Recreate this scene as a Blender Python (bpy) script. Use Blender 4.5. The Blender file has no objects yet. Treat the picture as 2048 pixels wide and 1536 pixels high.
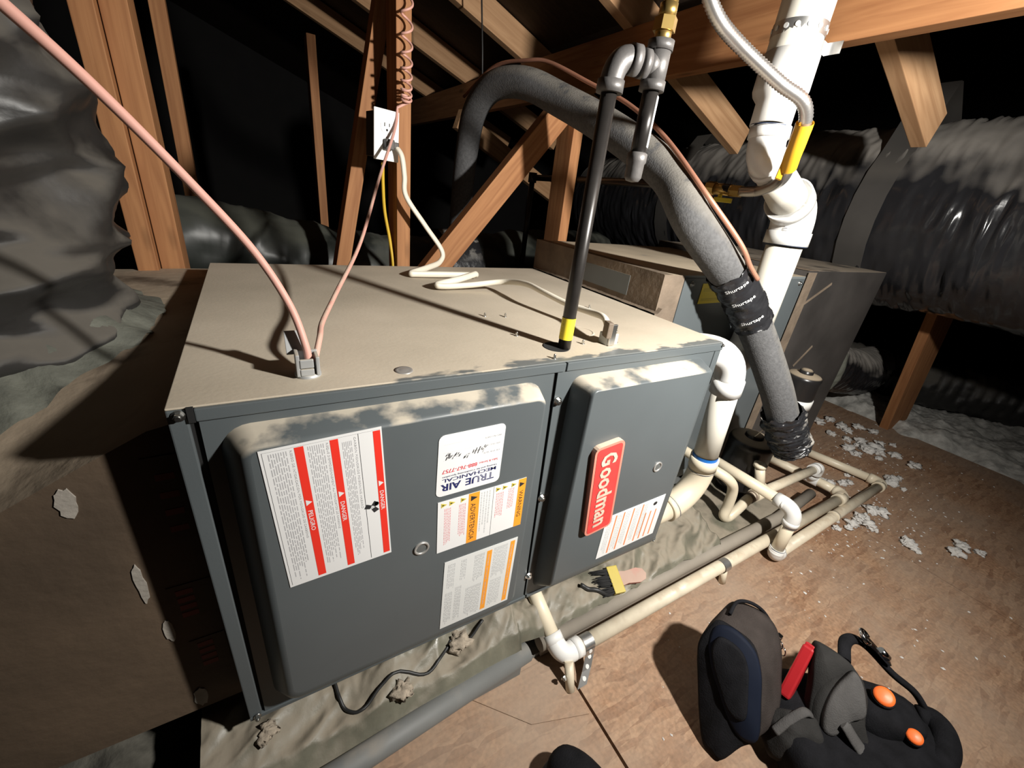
import bpy, bmesh, math, random
from mathutils import Vector, Matrix, noise
random.seed(7)
S = bpy.context.scene
COL = S.collection

# ------------------------------------------------------------------ camera, light, exposure
cam_d = bpy.data.cameras.new('camera')
cam_d.sensor_width = 36.0
cam_d.lens = 825.0 / 2048.0 * 36.0
cam_d.clip_start = 0.02
cam = bpy.data.objects.new('camera', cam_d)
COL.objects.link(cam)
right = Vector((0.8610141, -0.49596714, 0.11256688))
down = Vector((-0.12355712, -0.4186948, -0.89968234))
fwd = Vector((0.49334405, 0.76073074, -0.4217824))
eye = Vector((0.0952, -0.45616, 0.91331))
M = Matrix((right, -down, -fwd)).transposed().to_4x4()
M.translation = eye
cam.matrix_world = M
S.camera = cam

lamp_d = bpy.data.lights.new('work_lamp', 'SPOT')
lamp_d.energy = 145.0
lamp_d.spot_size = math.radians(160)
lamp_d.spot_blend = 1.0
lamp_d.color = (1.0, 0.965, 0.905)
lamp_d.shadow_soft_size = 0.028
lamp = bpy.data.objects.new('work_lamp', lamp_d)
lamp.location = (0.87, -0.72, 1.215)
lamp.rotation_euler = Vector((0.08, 1.07, -0.52)).to_track_quat('-Z', 'Y').to_euler()
COL.objects.link(lamp)

W = bpy.data.worlds.new('attic_air'); S.world = W; W.use_nodes = True
W.node_tree.nodes['Background'].inputs[0].default_value = (1.0, 0.88, 0.74, 1)
W.node_tree.nodes['Background'].inputs[1].default_value = 0.04
S.view_settings.view_transform = 'Standard'
S.view_settings.look = 'None'
S.view_settings.gamma = 1.0
S.view_settings.use_curve_mapping = False
S.view_settings.exposure = 0.0

# ------------------------------------------------------------------ materials
DUST = (0.50, 0.41, 0.29)
def mat(name, col, rough=0.6, metal=0.0, var=0.12, vscale=9.0, bump=0.0, bscale=70.0, dust=None,
        dustcol=DUST, dscale=6.0, dedge=0.35, stretch=None, spec=0.5, coat=0.0, emis=None):
    m = bpy.data.materials.new(name); m.use_nodes = True
    nt = m.node_tree; N = nt.nodes; L = nt.links
    b = N['Principled BSDF']
    b.inputs['Roughness'].default_value = rough
    b.inputs['Metallic'].default_value = metal
    b.inputs['Specular IOR Level'].default_value = spec
    b.inputs['Coat Weight'].default_value = coat
    tc = N.new('ShaderNodeTexCoord'); src = tc.outputs['Object']
    if stretch:
        mp = N.new('ShaderNodeMapping'); mp.inputs['Scale'].default_value = stretch
        L.new(src, mp.inputs[0]); sv = mp.outputs[0]
    else: sv = src
    nz = N.new('ShaderNodeTexNoise'); nz.inputs['Scale'].default_value = vscale; nz.inputs['Detail'].default_value = 5
    L.new(sv, nz.inputs['Vector'])
    rp = N.new('ShaderNodeValToRGB')
    rp.color_ramp.elements[0].position = 0.3; rp.color_ramp.elements[1].position = 0.7
    rp.color_ramp.elements[0].color = tuple(max(0, c*(1-var)) for c in col)+(1,)
    rp.color_ramp.elements[1].color = tuple(min(1, c*(1+var)) for c in col)+(1,)
    L.new(nz.outputs['Fac'], rp.inputs[0])
    out = rp.outputs[0]
    if dust is not None:
        g = N.new('ShaderNodeNewGeometry'); sp = N.new('ShaderNodeSeparateXYZ'); L.new(g.outputs['Normal'], sp.inputs[0])
        mr = N.new('ShaderNodeMapRange'); mr.inputs[1].default_value = dust; mr.inputs[2].default_value = dust+0.45
        L.new(sp.outputs[2], mr.inputs[0])
        n2 = N.new('ShaderNodeTexNoise'); n2.inputs['Scale'].default_value = dscale; n2.inputs['Detail'].default_value = 6
        L.new(src, n2.inputs['Vector'])
        m2 = N.new('ShaderNodeMapRange'); m2.inputs[1].default_value = dedge; m2.inputs[2].default_value = dedge+0.12
        L.new(n2.outputs['Fac'], m2.inputs[0])
        mu = N.new('ShaderNodeMath'); mu.operation = 'MULTIPLY'; L.new(mr.outputs[0], mu.inputs[0]); L.new(m2.outputs[0], mu.inputs[1])
        mx = N.new('ShaderNodeMix'); mx.data_type = 'RGBA'
        L.new(mu.outputs[0], mx.inputs[0]); L.new(out, mx.inputs[6])
        dn = N.new('ShaderNodeValToRGB'); dn.color_ramp.elements[0].position = 0.35; dn.color_ramp.elements[1].position = 0.65
        dn.color_ramp.elements[0].color = tuple(c*0.86 for c in dustcol)+(1,); dn.color_ramp.elements[1].color = tuple(c*1.1 for c in dustcol)+(1,)
        L.new(n2.outputs['Fac'], dn.inputs[0]); L.new(dn.outputs[0], mx.inputs[7]); out = mx.outputs[2]
        rr = N.new('ShaderNodeMapRange'); rr.inputs[3].default_value = rough; rr.inputs[4].default_value = 0.95
        L.new(mu.outputs[0], rr.inputs[0]); L.new(rr.outputs[0], b.inputs['Roughness'])
        if metal > 0:
            rm = N.new('ShaderNodeMapRange'); rm.inputs[3].default_value = metal; rm.inputs[4].default_value = 0
            L.new(mu.outputs[0], rm.inputs[0]); L.new(rm.outputs[0], b.inputs['Metallic'])
    L.new(out, b.inputs['Base Color'])
    if bump > 0:
        n3 = N.new('ShaderNodeTexNoise'); n3.inputs['Scale'].default_value = bscale; n3.inputs['Detail'].default_value = 4
        L.new(sv, n3.inputs['Vector'])
        bp = N.new('ShaderNodeBump'); bp.inputs['Strength'].default_value = bump; bp.inputs['Distance'].default_value = 0.004
        L.new(n3.outputs['Fac'], bp.inputs['Height']); L.new(bp.outputs[0], b.inputs['Normal'])
    return m

def osb_mat():
    m = bpy.data.materials.new('strand_board'); m.use_nodes = True
    nt = m.node_tree; N = nt.nodes; L = nt.links; b = N['Principled BSDF']; b.inputs['Roughness'].default_value = 0.78
    b.inputs['Specular IOR Level'].default_value = 0.25
    tc = N.new('ShaderNodeTexCoord')
    def strands(ang, sx, sy, off):
        mp = N.new('ShaderNodeMapping'); mp.inputs['Location'].default_value = (off, off*0.7, 0); mp.inputs['Rotation'].default_value = (0, 0, ang); mp.inputs['Scale'].default_value = (sx, sy, 1)
        wn = N.new('ShaderNodeTexNoise'); wn.inputs['Scale'].default_value = 14; wn.inputs['Detail'].default_value = 3
        wm = N.new('ShaderNodeVectorMath'); wm.operation = 'MULTIPLY_ADD'; wm.inputs[1].default_value = (0.022, 0.022, 0)
        L.new(tc.outputs['Object'], wn.inputs['Vector']); L.new(wn.outputs['Color'], wm.inputs[0]); L.new(tc.outputs['Object'], wm.inputs[2]); L.new(wm.outputs[0], mp.inputs[0])
        n = N.new('ShaderNodeTexNoise'); n.inputs['Scale'].default_value = 1.0; n.inputs['Detail'].default_value = 3; n.inputs['Roughness'].default_value = 0.6; L.new(mp.outputs[0], n.inputs['Vector'])
        v = N.new('ShaderNodeTexVoronoi'); v.voronoi_dimensions = '2D'; v.inputs['Scale'].default_value = 1.0; v.inputs['Randomness'].default_value = 1.0; L.new(mp.outputs[0], v.inputs['Vector'])
        sep = N.new('ShaderNodeSeparateColor'); L.new(v.outputs['Color'], sep.inputs[0])
        mxx = N.new('ShaderNodeMix'); mxx.inputs[0].default_value = 0.45; L.new(sep.outputs[0], mxx.inputs[2]); L.new(n.outputs['Fac'], mxx.inputs[3])
        return mxx.outputs[0], sep.outputs[1]
    c0, k0 = strands(0.6, 16, 95, 0.0); c1, k1 = strands(-0.9, 15, 85, 3.1); c2, k2 = strands(1.75, 17, 90, 7.7)
    def pick(key, thr, a, bb):
        g = N.new('ShaderNodeMath'); g.operation = 'GREATER_THAN'; g.inputs[1].default_value = thr; L.new(key, g.inputs[0])
        x = N.new('ShaderNodeMix'); L.new(g.outputs[0], x.inputs[0]); L.new(a, x.inputs[2]); L.new(bb, x.inputs[3]); return x.outputs[0]
    col = pick(k2, 0.6, pick(k0, 0.5, c1, c0), c2)
    rp = N.new('ShaderNodeValToRGB'); e = rp.color_ramp.elements
    e[0].position = 0.12; e[0].color = (0.20, 0.105, 0.06, 1); e[1].position = 0.95; e[1].color = (0.41, 0.265, 0.165, 1)
    k = e.new(0.4); k.color = (0.29, 0.17, 0.102, 1); k = e.new(0.7); k.color = (0.335, 0.205, 0.125, 1)
    L.new(col, rp.inputs[0])
    fn = N.new('ShaderNodeTexNoise'); fn.inputs['Scale'].default_value = 130; fn.inputs['Detail'].default_value = 5
    L.new(tc.outputs['Object'], fn.inputs['Vector'])
    ov = N.new('ShaderNodeMix'); ov.data_type = 'RGBA'; ov.blend_type = 'OVERLAY'; ov.inputs[0].default_value = 0.55
    L.new(rp.outputs[0], ov.inputs[6]); L.new(fn.outputs['Fac'], ov.inputs[7])
    dn = N.new('ShaderNodeTexNoise'); dn.inputs['Scale'].default_value = 3.0; dn.inputs['Detail'].default_value = 8; dn.inputs['Roughness'].default_value = 0.65
    L.new(tc.outputs['Object'], dn.inputs['Vector'])
    dm = N.new('ShaderNodeMapRange'); dm.inputs[1].default_value = 0.40; dm.inputs[2].default_value = 0.66; dm.inputs[4].default_value = 0.65
    L.new(dn.outputs['Fac'], dm.inputs[0])
    mx = N.new('ShaderNodeMix'); mx.data_type = 'RGBA'; mx.inputs[7].default_value = (0.325, 0.255, 0.195, 1)
    L.new(dm.outputs[0], mx.inputs[0]); L.new(ov.outputs[2], mx.inputs[6]); L.new(mx.outputs[2], b.inputs['Base Color'])
    bp = N.new('ShaderNodeBump'); bp.inputs['Strength'].default_value = 0.3; bp.inputs['Distance'].default_value = 0.0015
    L.new(col, bp.inputs['Height']); L.new(bp.outputs[0], b.inputs['Normal'])
    return m

def wood_mat(name, c0, c1):
    m = bpy.data.materials.new(name); m.use_nodes = True
    nt = m.node_tree; N = nt.nodes; L = nt.links; b = N['Principled BSDF']; b.inputs['Roughness'].default_value = 0.7
    b.inputs['Specular IOR Level'].default_value = 0.3
    tc = N.new('ShaderNodeTexCoord'); mp = N.new('ShaderNodeMapping'); mp.inputs['Scale'].default_value = (1.6, 26, 26)
    L.new(tc.outputs['Object'], mp.inputs[0])
    n = N.new('ShaderNodeTexNoise'); n.inputs['Scale'].default_value = 2.2; n.inputs['Detail'].default_value = 6; n.inputs['Distortion'].default_value = 0.8
    L.new(mp.outputs[0], n.inputs['Vector'])
    rp = N.new('ShaderNodeValToRGB'); rp.color_ramp.elements[0].position = 0.32; rp.color_ramp.elements[1].position = 0.66
    rp.color_ramp.elements[0].color = c0+(1,); rp.color_ramp.elements[1].color = c1+(1,)
    L.new(n.outputs['Fac'], rp.inputs[0])
    vo = N.new('ShaderNodeTexVoronoi'); vo.inputs['Scale'].default_value = 3.2
    mp2 = N.new('ShaderNodeMapping'); mp2.inputs['Scale'].default_value = (1, 3.5, 3.5); L.new(tc.outputs['Object'], mp2.inputs[0]); L.new(mp2.outputs[0], vo.inputs['Vector'])
    kn = N.new('ShaderNodeMapRange'); kn.inputs[1].default_value = 0.05; kn.inputs[2].default_value = 0.13; kn.inputs[3].default_value = 0.55; kn.inputs[4].default_value = 1.0
    L.new(vo.outputs['Distance'], kn.inputs[0])
    mu = N.new('ShaderNodeMix'); mu.data_type = 'RGBA'; mu.blend_type = 'MULTIPLY'; mu.inputs[0].default_value = 1.0
    L.new(rp.outputs[0], mu.inputs[6]); L.new(kn.outputs[0], mu.inputs[7]); L.new(mu.outputs[2], b.inputs['Base Color'])
    bp = N.new('ShaderNodeBump'); bp.inputs['Strength'].default_value = 0.15; bp.inputs['Distance'].default_value = 0.002
    L.new(n.outputs['Fac'], bp.inputs['Height']); L.new(bp.outputs[0], b.inputs['Normal'])
    return m

def furnace_top_mat():
    """grey enamel under a thick dust layer that has been wiped and pressed off along the front edge and bevels"""
    m = mat('dusty_grey_enamel', (0.085, 0.098, 0.104), rough=0.42, var=0.06, dust=0.12, dscale=14, dedge=0.42)
    return m

OSB = osb_mat()
WOOD_O = wood_mat('orange_lumber', (0.27, 0.115, 0.046), (0.39, 0.185, 0.078))
WOOD_T = wood_mat('tan_lumber', (0.36, 0.20, 0.10), (0.50, 0.30, 0.16))
SHEATH = wood_mat('roof_sheathing', (0.030, 0.019, 0.013), (0.05, 0.032, 0.021))  # tan boards coloured near-black, the rafters' shade is in the colour
BLACKWALL = mat('attic_darkness', (0.012, 0.011, 0.011), rough=0.9)  # near-black colour stands in for the unlit depth of the attic
ENAMEL = mat('grey_enamel', (0.088, 0.101, 0.106), rough=0.4, var=0.06, vscale=5, bump=0.03, bscale=300)
ENAMEL_D = mat('grey_enamel_door', (0.088, 0.101, 0.106), rough=0.4, var=0.06, vscale=5, dust=0.18, dscale=15, dedge=0.41, dustcol=(0.43, 0.385, 0.31))
DARK = mat('black_gap', (0.006, 0.006, 0.006), rough=0.9)
STEEL = mat('zinc_steel', (0.62, 0.62, 0.60), rough=0.3, metal=1.0)
GALV = mat('galvanised_strap', (0.50, 0.50, 0.49), rough=0.38, metal=0.9, vscale=40)
BLACKIRON = mat('black_iron', (0.030, 0.027, 0.025), rough=0.33, metal=0.4, var=0.3, vscale=25)
CASTIRON = mat('cast_fitting', (0.135, 0.128, 0.124), rough=0.45, metal=0.35, var=0.2, vscale=30, bump=0.15)
BRASS = mat('brass', (0.55, 0.38, 0.13), rough=0.35, metal=0.9)
PVC = mat('white_pvc', (0.70, 0.67, 0.585), rough=0.32, var=0.03)
PVC_W = mat('bright_white_pvc', (0.72, 0.715, 0.69), rough=0.28, var=0.02)
PVC_C = mat('cream_pvc', (0.68, 0.60, 0.455), rough=0.38, var=0.06, vscale=14)
PVC_D = mat('dusty_pvc', (0.66, 0.585, 0.45), rough=0.45, var=0.10, vscale=22, dust=0.55, dscale=24, dedge=0.44, dustcol=(0.49, 0.41, 0.30))
BLUE = mat('blue_primer', (0.012, 0.15, 0.52), rough=0.4)
BLUEDARK = mat('dark_primer_ring', (0.04, 0.055, 0.10), rough=0.5)
FOAM = mat('grey_pipe_insulation', (0.100, 0.100, 0.102), rough=0.9, var=0.18, vscale=120, bump=0.35, bscale=260, dust=0.2, dscale=30, dedge=0.3, dustcol=(0.19, 0.178, 0.158), spec=0.2)
TAPE = mat('black_vinyl_tape', (0.018, 0.018, 0.02), rough=0.26, bump=0.5, bscale=45, dust=0.35, dscale=22, dedge=0.5, dustcol=(0.3, 0.28, 0.25))
COPPER = mat('copper', (0.62, 0.30, 0.20), rough=0.42, metal=0.55, var=0.12)
BRAID = mat('braided_steel', (0.60, 0.58, 0.56), rough=0.3, metal=0.9)
DUCTBLK = mat('black_duct_jacket', (0.018, 0.018, 0.020), rough=0.19, var=0.2, vscale=5, bump=0.15, bscale=30, dust=0.30, dscale=5, dedge=0.22, dustcol=(0.30, 0.275, 0.245))
DUCTDUST = mat('dusty_black_jacket', (0.024, 0.023, 0.022), rough=0.42, var=0.25, vscale=6, bump=0.2, bscale=40, dust=-0.02, dscale=5, dedge=0.36, dustcol=(0.092, 0.083, 0.070))
DUCTGRN = mat('greenish_duct_jacket', (0.020, 0.023, 0.020), rough=0.42, var=0.3, vscale=5, dust=0.3, dscale=5, dedge=0.4, dustcol=(0.062, 0.064, 0.05))
PLENUM_T = mat('dusty_duct_board', (0.088, 0.060, 0.038), rough=0.75, var=0.35, vscale=4, bump=0.35, bscale=50, dust=0.35, dscale=6, dedge=0.36, dustcol=(0.36, 0.285, 0.205))
MASTIC = mat('grey_green_mastic', (0.105, 0.108, 0.088), rough=0.8, var=0.3, vscale=22, bump=0.9, bscale=60)
MASTIC2 = mat('pale_fibres', (0.24, 0.24, 0.20), rough=0.9, var=0.2)
TANTAPE = mat('dusty_brown_tape', (0.165, 0.125, 0.09), rough=0.7, var=0.25, vscale=18, bump=0.5, bscale=60)
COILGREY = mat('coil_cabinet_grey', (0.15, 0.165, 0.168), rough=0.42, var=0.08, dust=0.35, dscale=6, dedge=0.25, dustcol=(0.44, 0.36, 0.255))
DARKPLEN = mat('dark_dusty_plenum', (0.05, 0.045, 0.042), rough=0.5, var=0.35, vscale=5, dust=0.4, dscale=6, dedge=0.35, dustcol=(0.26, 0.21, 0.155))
REDPRINT = mat('faded_red_print', (0.22, 0.05, 0.035), rough=0.7)
WHITEGLUE = mat('pale_mastic_smear', (0.34, 0.31, 0.27), rough=0.7, var=0.15, vscale=30, bump=0.5)
PANGREY = mat('grey_pan_lip', (0.16, 0.165, 0.16), rough=0.6, var=0.12, dust=0.5, dscale=9, dedge=0.42, dustcol=(0.24, 0.22, 0.19))
PANDUST = mat('dusty_pan_lip', (0.25, 0.22, 0.18), rough=0.8, var=0.15)
PLASTIC = mat('dusty_plastic_sheet', (0.13, 0.125, 0.095), rough=0.25, var=0.3, vscale=12, bump=0.3, bscale=60, dust=0.62, dscale=9, dedge=0.36, dustcol=(0.27, 0.23, 0.175))
PINKCBL = mat('pink_cable', (0.62, 0.33, 0.27), rough=0.5, var=0.06, dust=0.55, dscale=30, dedge=0.4, dustcol=(0.55, 0.40, 0.31))
WHITECBL = mat('white_cable', (0.72, 0.67, 0.56), rough=0.5, var=0.06)
YELCBL = mat('yellow_cable', (0.62, 0.40, 0.03), rough=0.5)
BLKCBL = mat('black_cable', (0.02, 0.02, 0.02), rough=0.5)
WHITEPLATE = mat('white_wall_plate', (0.80, 0.80, 0.80), rough=0.35, var=0.02)
GREYFIT = mat('grey_cast_connector', (0.42, 0.43, 0.43), rough=0.45, metal=0.4, dust=0.6, dustcol=(0.5, 0.45, 0.36))
PAPER = mat('label_white', (0.73, 0.73, 0.725), rough=0.45, var=0.015)
PAPER2 = mat('label_offwhite', (0.66, 0.67, 0.655), rough=0.5, var=0.03)
RED = mat('label_red', (0.78, 0.035, 0.02), rough=0.45, var=0.03)
ORANGE = mat('label_orange', (0.86, 0.33, 0.03), rough=0.45, var=0.03)
ORANGE2 = mat('label_orange_dusty', (0.74, 0.25, 0.10), rough=0.5, var=0.03)
YELLOW = mat('label_yellow', (0.86, 0.70, 0.04), rough=0.45, var=0.04)
MUSTARD = mat('warning_mustard', (0.55, 0.45, 0.06), rough=0.5)
GREYINK = mat('grey_fine_print', (0.46, 0.46, 0.47), rough=0.6)
LTINK = mat('light_fine_print', (0.52, 0.53, 0.53), rough=0.6)
PINKINK = mat('red_fine_print', (0.75, 0.32, 0.33), rough=0.6)
BLACKINK = mat('black_ink', (0.02, 0.02, 0.022), rough=0.6)
NAVYINK = mat('navy_ink', (0.015, 0.02, 0.10), rough=0.6)
REDINK = mat('red_ink', (0.65, 0.05, 0.07), rough=0.6)
BADGE = mat('red_badge', (0.62, 0.055, 0.05), rough=0.45, var=0.12, vscale=40)
BADGERIM = mat('dusty_badge_rim', (0.60, 0.22, 0.16), rough=0.6, dust=0.2, dustcol=(0.55, 0.42, 0.32), dedge=0.3)
BADGETXT = mat('dusty_badge_letters', (0.60, 0.46, 0.36), rough=0.7, var=0.2, vscale=90)
GLASS = mat('sight_glass', (0.10, 0.11, 0.11), rough=0.1, spec=0.8)
RING = mat('plug_ring', (0.42, 0.41, 0.39), rough=0.35, metal=0.5)
INSUL = mat('loose_fill_insulation', (0.44, 0.43, 0.40), rough=1.0, var=0.35, vscale=25, bump=1.0, bscale=60, spec=0.1)
CLUMPM = mat('dusty_insulation_clump', (0.33, 0.28, 0.22), rough=1.0, var=0.3, vscale=60, bump=0.8, bscale=120, spec=0.1)
TUFT = mat('pale_insulation_tuft', (0.62, 0.60, 0.57), rough=1.0, var=0.15, vscale=60, bump=0.8, bscale=120, spec=0.1)
FABBLK = mat('black_fabric', (0.008, 0.008, 0.0095), rough=0.85, var=0.3, vscale=40, bump=0.3, bscale=400, spec=0.12)
FABGREY = mat('charcoal_fabric', (0.026, 0.025, 0.024), rough=0.85, var=0.2, vscale=30, bump=0.3, bscale=400, spec=0.12)
FABLT = mat('grey_fabric', (0.075, 0.072, 0.070), rough=0.85, var=0.2, vscale=30, bump=0.3, bscale=400, spec=0.12)
FABNAVY = mat('navy_fabric', (0.007, 0.010, 0.020), rough=0.7, var=0.2, spec=0.12)
FABBRN = mat('brownish_fabric', (0.038, 0.031, 0.028), rough=0.85, var=0.2, vscale=30, bump=0.3, bscale=400, spec=0.12)
TOOLRED = mat('tool_red', (0.40, 0.015, 0.02), rough=0.4)
TOOLORG = mat('tool_orange', (0.90, 0.16, 0.03), rough=0.45)
CHROME = mat('chrome', (0.75, 0.75, 0.76), rough=0.15, metal=1.0)
BRUSHRED = mat('brush_handle_red', (0.48, 0.14, 0.11), rough=0.5, dust=0.5, dustcol=(0.42, 0.30, 0.24))
BRUSHYEL = mat('brush_ferrule_yellow', (0.46, 0.36, 0.06), rough=0.5)
BRISTLE = mat('black_bristle', (0.012, 0.012, 0.012), rough=0.9)
CANDUST = mat('canister_black', (0.015, 0.014, 0.014), rough=0.3, dust=0.55, dscale=6, dedge=0.2, dustcol=(0.36, 0.29, 0.205))
TAGYEL = mat('yellow_tag', (0.70, 0.37, 0.02), rough=0.5, var=0.08)

# ------------------------------------------------------------------ mesh helpers
BASE = {}
class MB:
    def __init__(s): s.v = []; s.f = []; s.m = []; s.sm = []
    def add(s, vs, fs, mi=0, smooth=False):
        o = len(s.v); s.v += [Vector(v) for v in vs]
        for f in fs:
            s.f.append([i+o for i in f]); s.m.append(mi); s.sm.append(smooth)
        return s
    def box(s, x0, x1, y0, y1, z0, z1, bev=0.0, mi=0):
        c = Vector(((x0+x1)/2, (y0+y1)/2, (z0+z1)/2)); h = (abs(x1-x0)/2, abs(y1-y0)/2, abs(z1-z0)/2)
        return s.obox(c, (Vector((1, 0, 0)), Vector((0, 1, 0)), Vector((0, 0, 1))), h, bev, mi)
    def obox(s, c, ax, h, bev=0.0, mi=0):
        bm = bmesh.new(); bmesh.ops.create_cube(bm, size=2.0)
        for v in bm.verts: v.co = Vector((v.co.x*h[0], v.co.y*h[1], v.co.z*h[2]))
        if bev > 0: bmesh.ops.bevel(bm, geom=bm.edges[:], offset=bev, segments=2, affect='EDGES', profile=0.6)
        bm.verts.index_update(); c = Vector(c)
        vs = [c + ax[0]*v.co.x + ax[1]*v.co.y + ax[2]*v.co.z for v in bm.verts]
        fs = [[v.index for v in f.verts] for f in bm.faces]; bm.free()
        return s.add(vs, fs, mi, False)
    def tube(s, pts, r, n=14, mi=0, cap=True, smooth=True, flat=None):
        pts = [Vector(p) for p in pts]; k = len(pts)
        rs = r if isinstance(r, (list, tuple)) else [r]*k
        t0 = (pts[1]-pts[0]).normalized()
        up = Vector((0, 0, 1)) if abs(t0.z) < 0.9 else Vector((1, 0, 0))
        u = t0.cross(up).normalized(); vs = []; fs = []
        for i, p in enumerate(pts):
            t = (pts[min(i+1, k-1)] - pts[max(i-1, 0)]).normalized()
            u = (u - t*u.dot(t)).normalized(); w = t.cross(u)
            for j in range(n):
                a = 2*math.pi*j/n
                fu = flat if flat else 1.0
                vs.append(p + (u*math.cos(a) + w*math.sin(a)*fu)*rs[i])
        for i in range(k-1):
            for j in range(n):
                a = i*n+j; b = i*n+(j+1) % n
                fs.append([a, b, b+n, a+n])
        s.add(vs, fs, mi, smooth)
        if cap:
            o = len(s.v)-k*n
            s.f.append([o+j for j in range(n)][::-1]); s.m.append(mi); s.sm.append(False)
            s.f.append([o+(k-1)*n+j for j in range(n)]); s.m.append(mi); s.sm.append(False)
        return s
    def cyl(s, p0, p1, r, n=20, mi=0, r1=None):
        return s.tube([p0, p1], [r, r if r1 is None else r1], n, mi, True, True)
    def lathe(s, p, axis, prof, n=28, mi=0):
        axis = Vector(axis).normalized(); pts = [Vector(p)+axis*t for t, _ in prof]
        up = Vector((0, 0, 1)) if abs(axis.z) < 0.9 else Vector((1, 0, 0))
        u = axis.cross(up).normalized(); w = axis.cross(u); vs = []; fs = []
        for (t, r), c in zip(prof, pts):
            for j in range(n):
                a = 2*math.pi*j/n; vs.append(c+(u*math.cos(a)+w*math.sin(a))*max(r, 1e-5))
        for i in range(len(prof)-1):
            for j in range(n):
                a = i*n+j; b = i*n+(j+1) % n; fs.append([a, b, b+n, a+n])
        return s.add(vs, fs, mi, True)
    def prism(s, poly, O, A, B, Nn, h, mi=0):
        """closed outline poly in (a,b) in frame O,A,B raised by h along Nn"""
        O, A, B, Nn = map(Vector, (O, A, B, Nn)); n = len(poly)
        vs = [O+A*a+B*b for a, b in poly]+[O+A*a+B*b+Nn*h for a, b in poly]
        fs = [list(range(n))[::-1], list(range(n, 2*n))]+[[i, (i+1) % n, n+(i+1) % n, n+i] for i in range(n)]
        return s.add(vs, fs, mi, False)
    def build(s, name, mats, parent=None, origin=None):
        me = bpy.data.meshes.new(name)
        if parent is not None: base = BASE[parent.name]
        elif origin is not None: base = Vector(origin)
        else:
            zs = min(v.z for v in s.v); base = Vector((sum(v.x for v in s.v)/len(s.v), sum(v.y for v in s.v)/len(s.v), zs))
        me.from_pydata([tuple(v-base) for v in s.v], [], s.f)
        if not isinstance(mats, (list, tuple)): mats = [mats]
        for m in mats: me.materials.append(m)
        me.polygons.foreach_set('material_index', s.m); me.polygons.foreach_set('use_smooth', s.sm)
        bm = bmesh.new(); bm.from_mesh(me); bmesh.ops.recalc_face_normals(bm, faces=bm.faces[:]); bm.to_mesh(me); bm.free()
        me.update()
        o = bpy.data.objects.new(name, me); COL.objects.link(o)
        if parent is not None: o.parent = parent
        else: o.location = base
        BASE[o.name] = base
        return o

def thing(name, label, cat, loc, group=None):
    o = bpy.data.objects.new(name, None); o.empty_display_size = 0.05
    COL.objects.link(o); o.location = loc; BASE[o.name] = Vector(loc)
    o['label'] = label; o['category'] = cat
    if group: o['group'] = group
    return o
def tag(o, label, cat, group=None):
    o['label'] = label; o['category'] = cat
    if group: o['group'] = group
    return o
def plabel(o, s): o['label'] = s; return o
def struct(o): o['kind'] = 'structure'; return o

def smooth(pts, k=6):
    P = [Vector(p) for p in pts]; Q = [P[0]*2-P[1]]+P+[P[-1]*2-P[-2]]; out = []
    for i in range(1, len(Q)-2):
        a, b, c, d = Q[i-1], Q[i], Q[i+1], Q[i+2]
        for j in range(k):
            t = j/k
            out.append(0.5*((2*b)+(c-a)*t+(2*a-5*b+4*c-d)*t*t+(3*b-a-3*c+d)*t**3))
    out.append(P[-1]); return out
def elbow(p0, pc, p1, k=8):
    """quadratic bend from p0 round corner pc to p1"""
    p0, pc, p1 = Vector(p0), Vector(pc), Vector(p1)
    return [p0*(1-t)**2+pc*2*t*(1-t)+p1*t*t for t in [i/k for i in range(k+1)]]

def lumber(name, label, p0, p1, w, t, wdir, m, cat='lumber', group=None, bev=0.002):
    """board from p0 to p1; w = size along wdir, t = thickness"""
    p0, p1, wd = Vector(p0), Vector(p1), Vector(wdir)
    x = (p1-p0).normalized(); y = (wd-x*wd.dot(x)).normalized(); z = x.cross(y); Ln = (p1-p0).length
    mb = MB().obox((Ln/2, 0, 0), (Vector((1, 0, 0)), Vector((0, 1, 0)), Vector((0, 0, 1))), (Ln/2, w/2, t/2), bev)
    o = mb.build(name, m, origin=(0, 0, 0))
    R = Matrix((x, y, z)).transposed().to_4x4(); R.translation = p0; o.matrix_world = R
    return tag(o, label, cat, group)

FONT_CACHE = {}
def text_polys(txt, size, bold=0.0):
    key = (txt, size, bold)
    if key not in FONT_CACHE:
        cu = bpy.data.curves.new('txt', 'FONT'); cu.body = txt; cu.size = size; cu.resolution_u = 2; cu.offset = bold
        ob = bpy.data.objects.new('txt', cu); me = bpy.data.meshes.new_from_object(ob)
        vs = [(v.co.x, v.co.y) for v in me.vertices]; fs = [list(p.vertices) for p in me.polygons]
        bpy.data.objects.remove(ob); bpy.data.curves.remove(cu); bpy.data.meshes.remove(me)
        FONT_CACHE[key] = (vs, fs)
    return FONT_CACHE[key]

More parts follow.
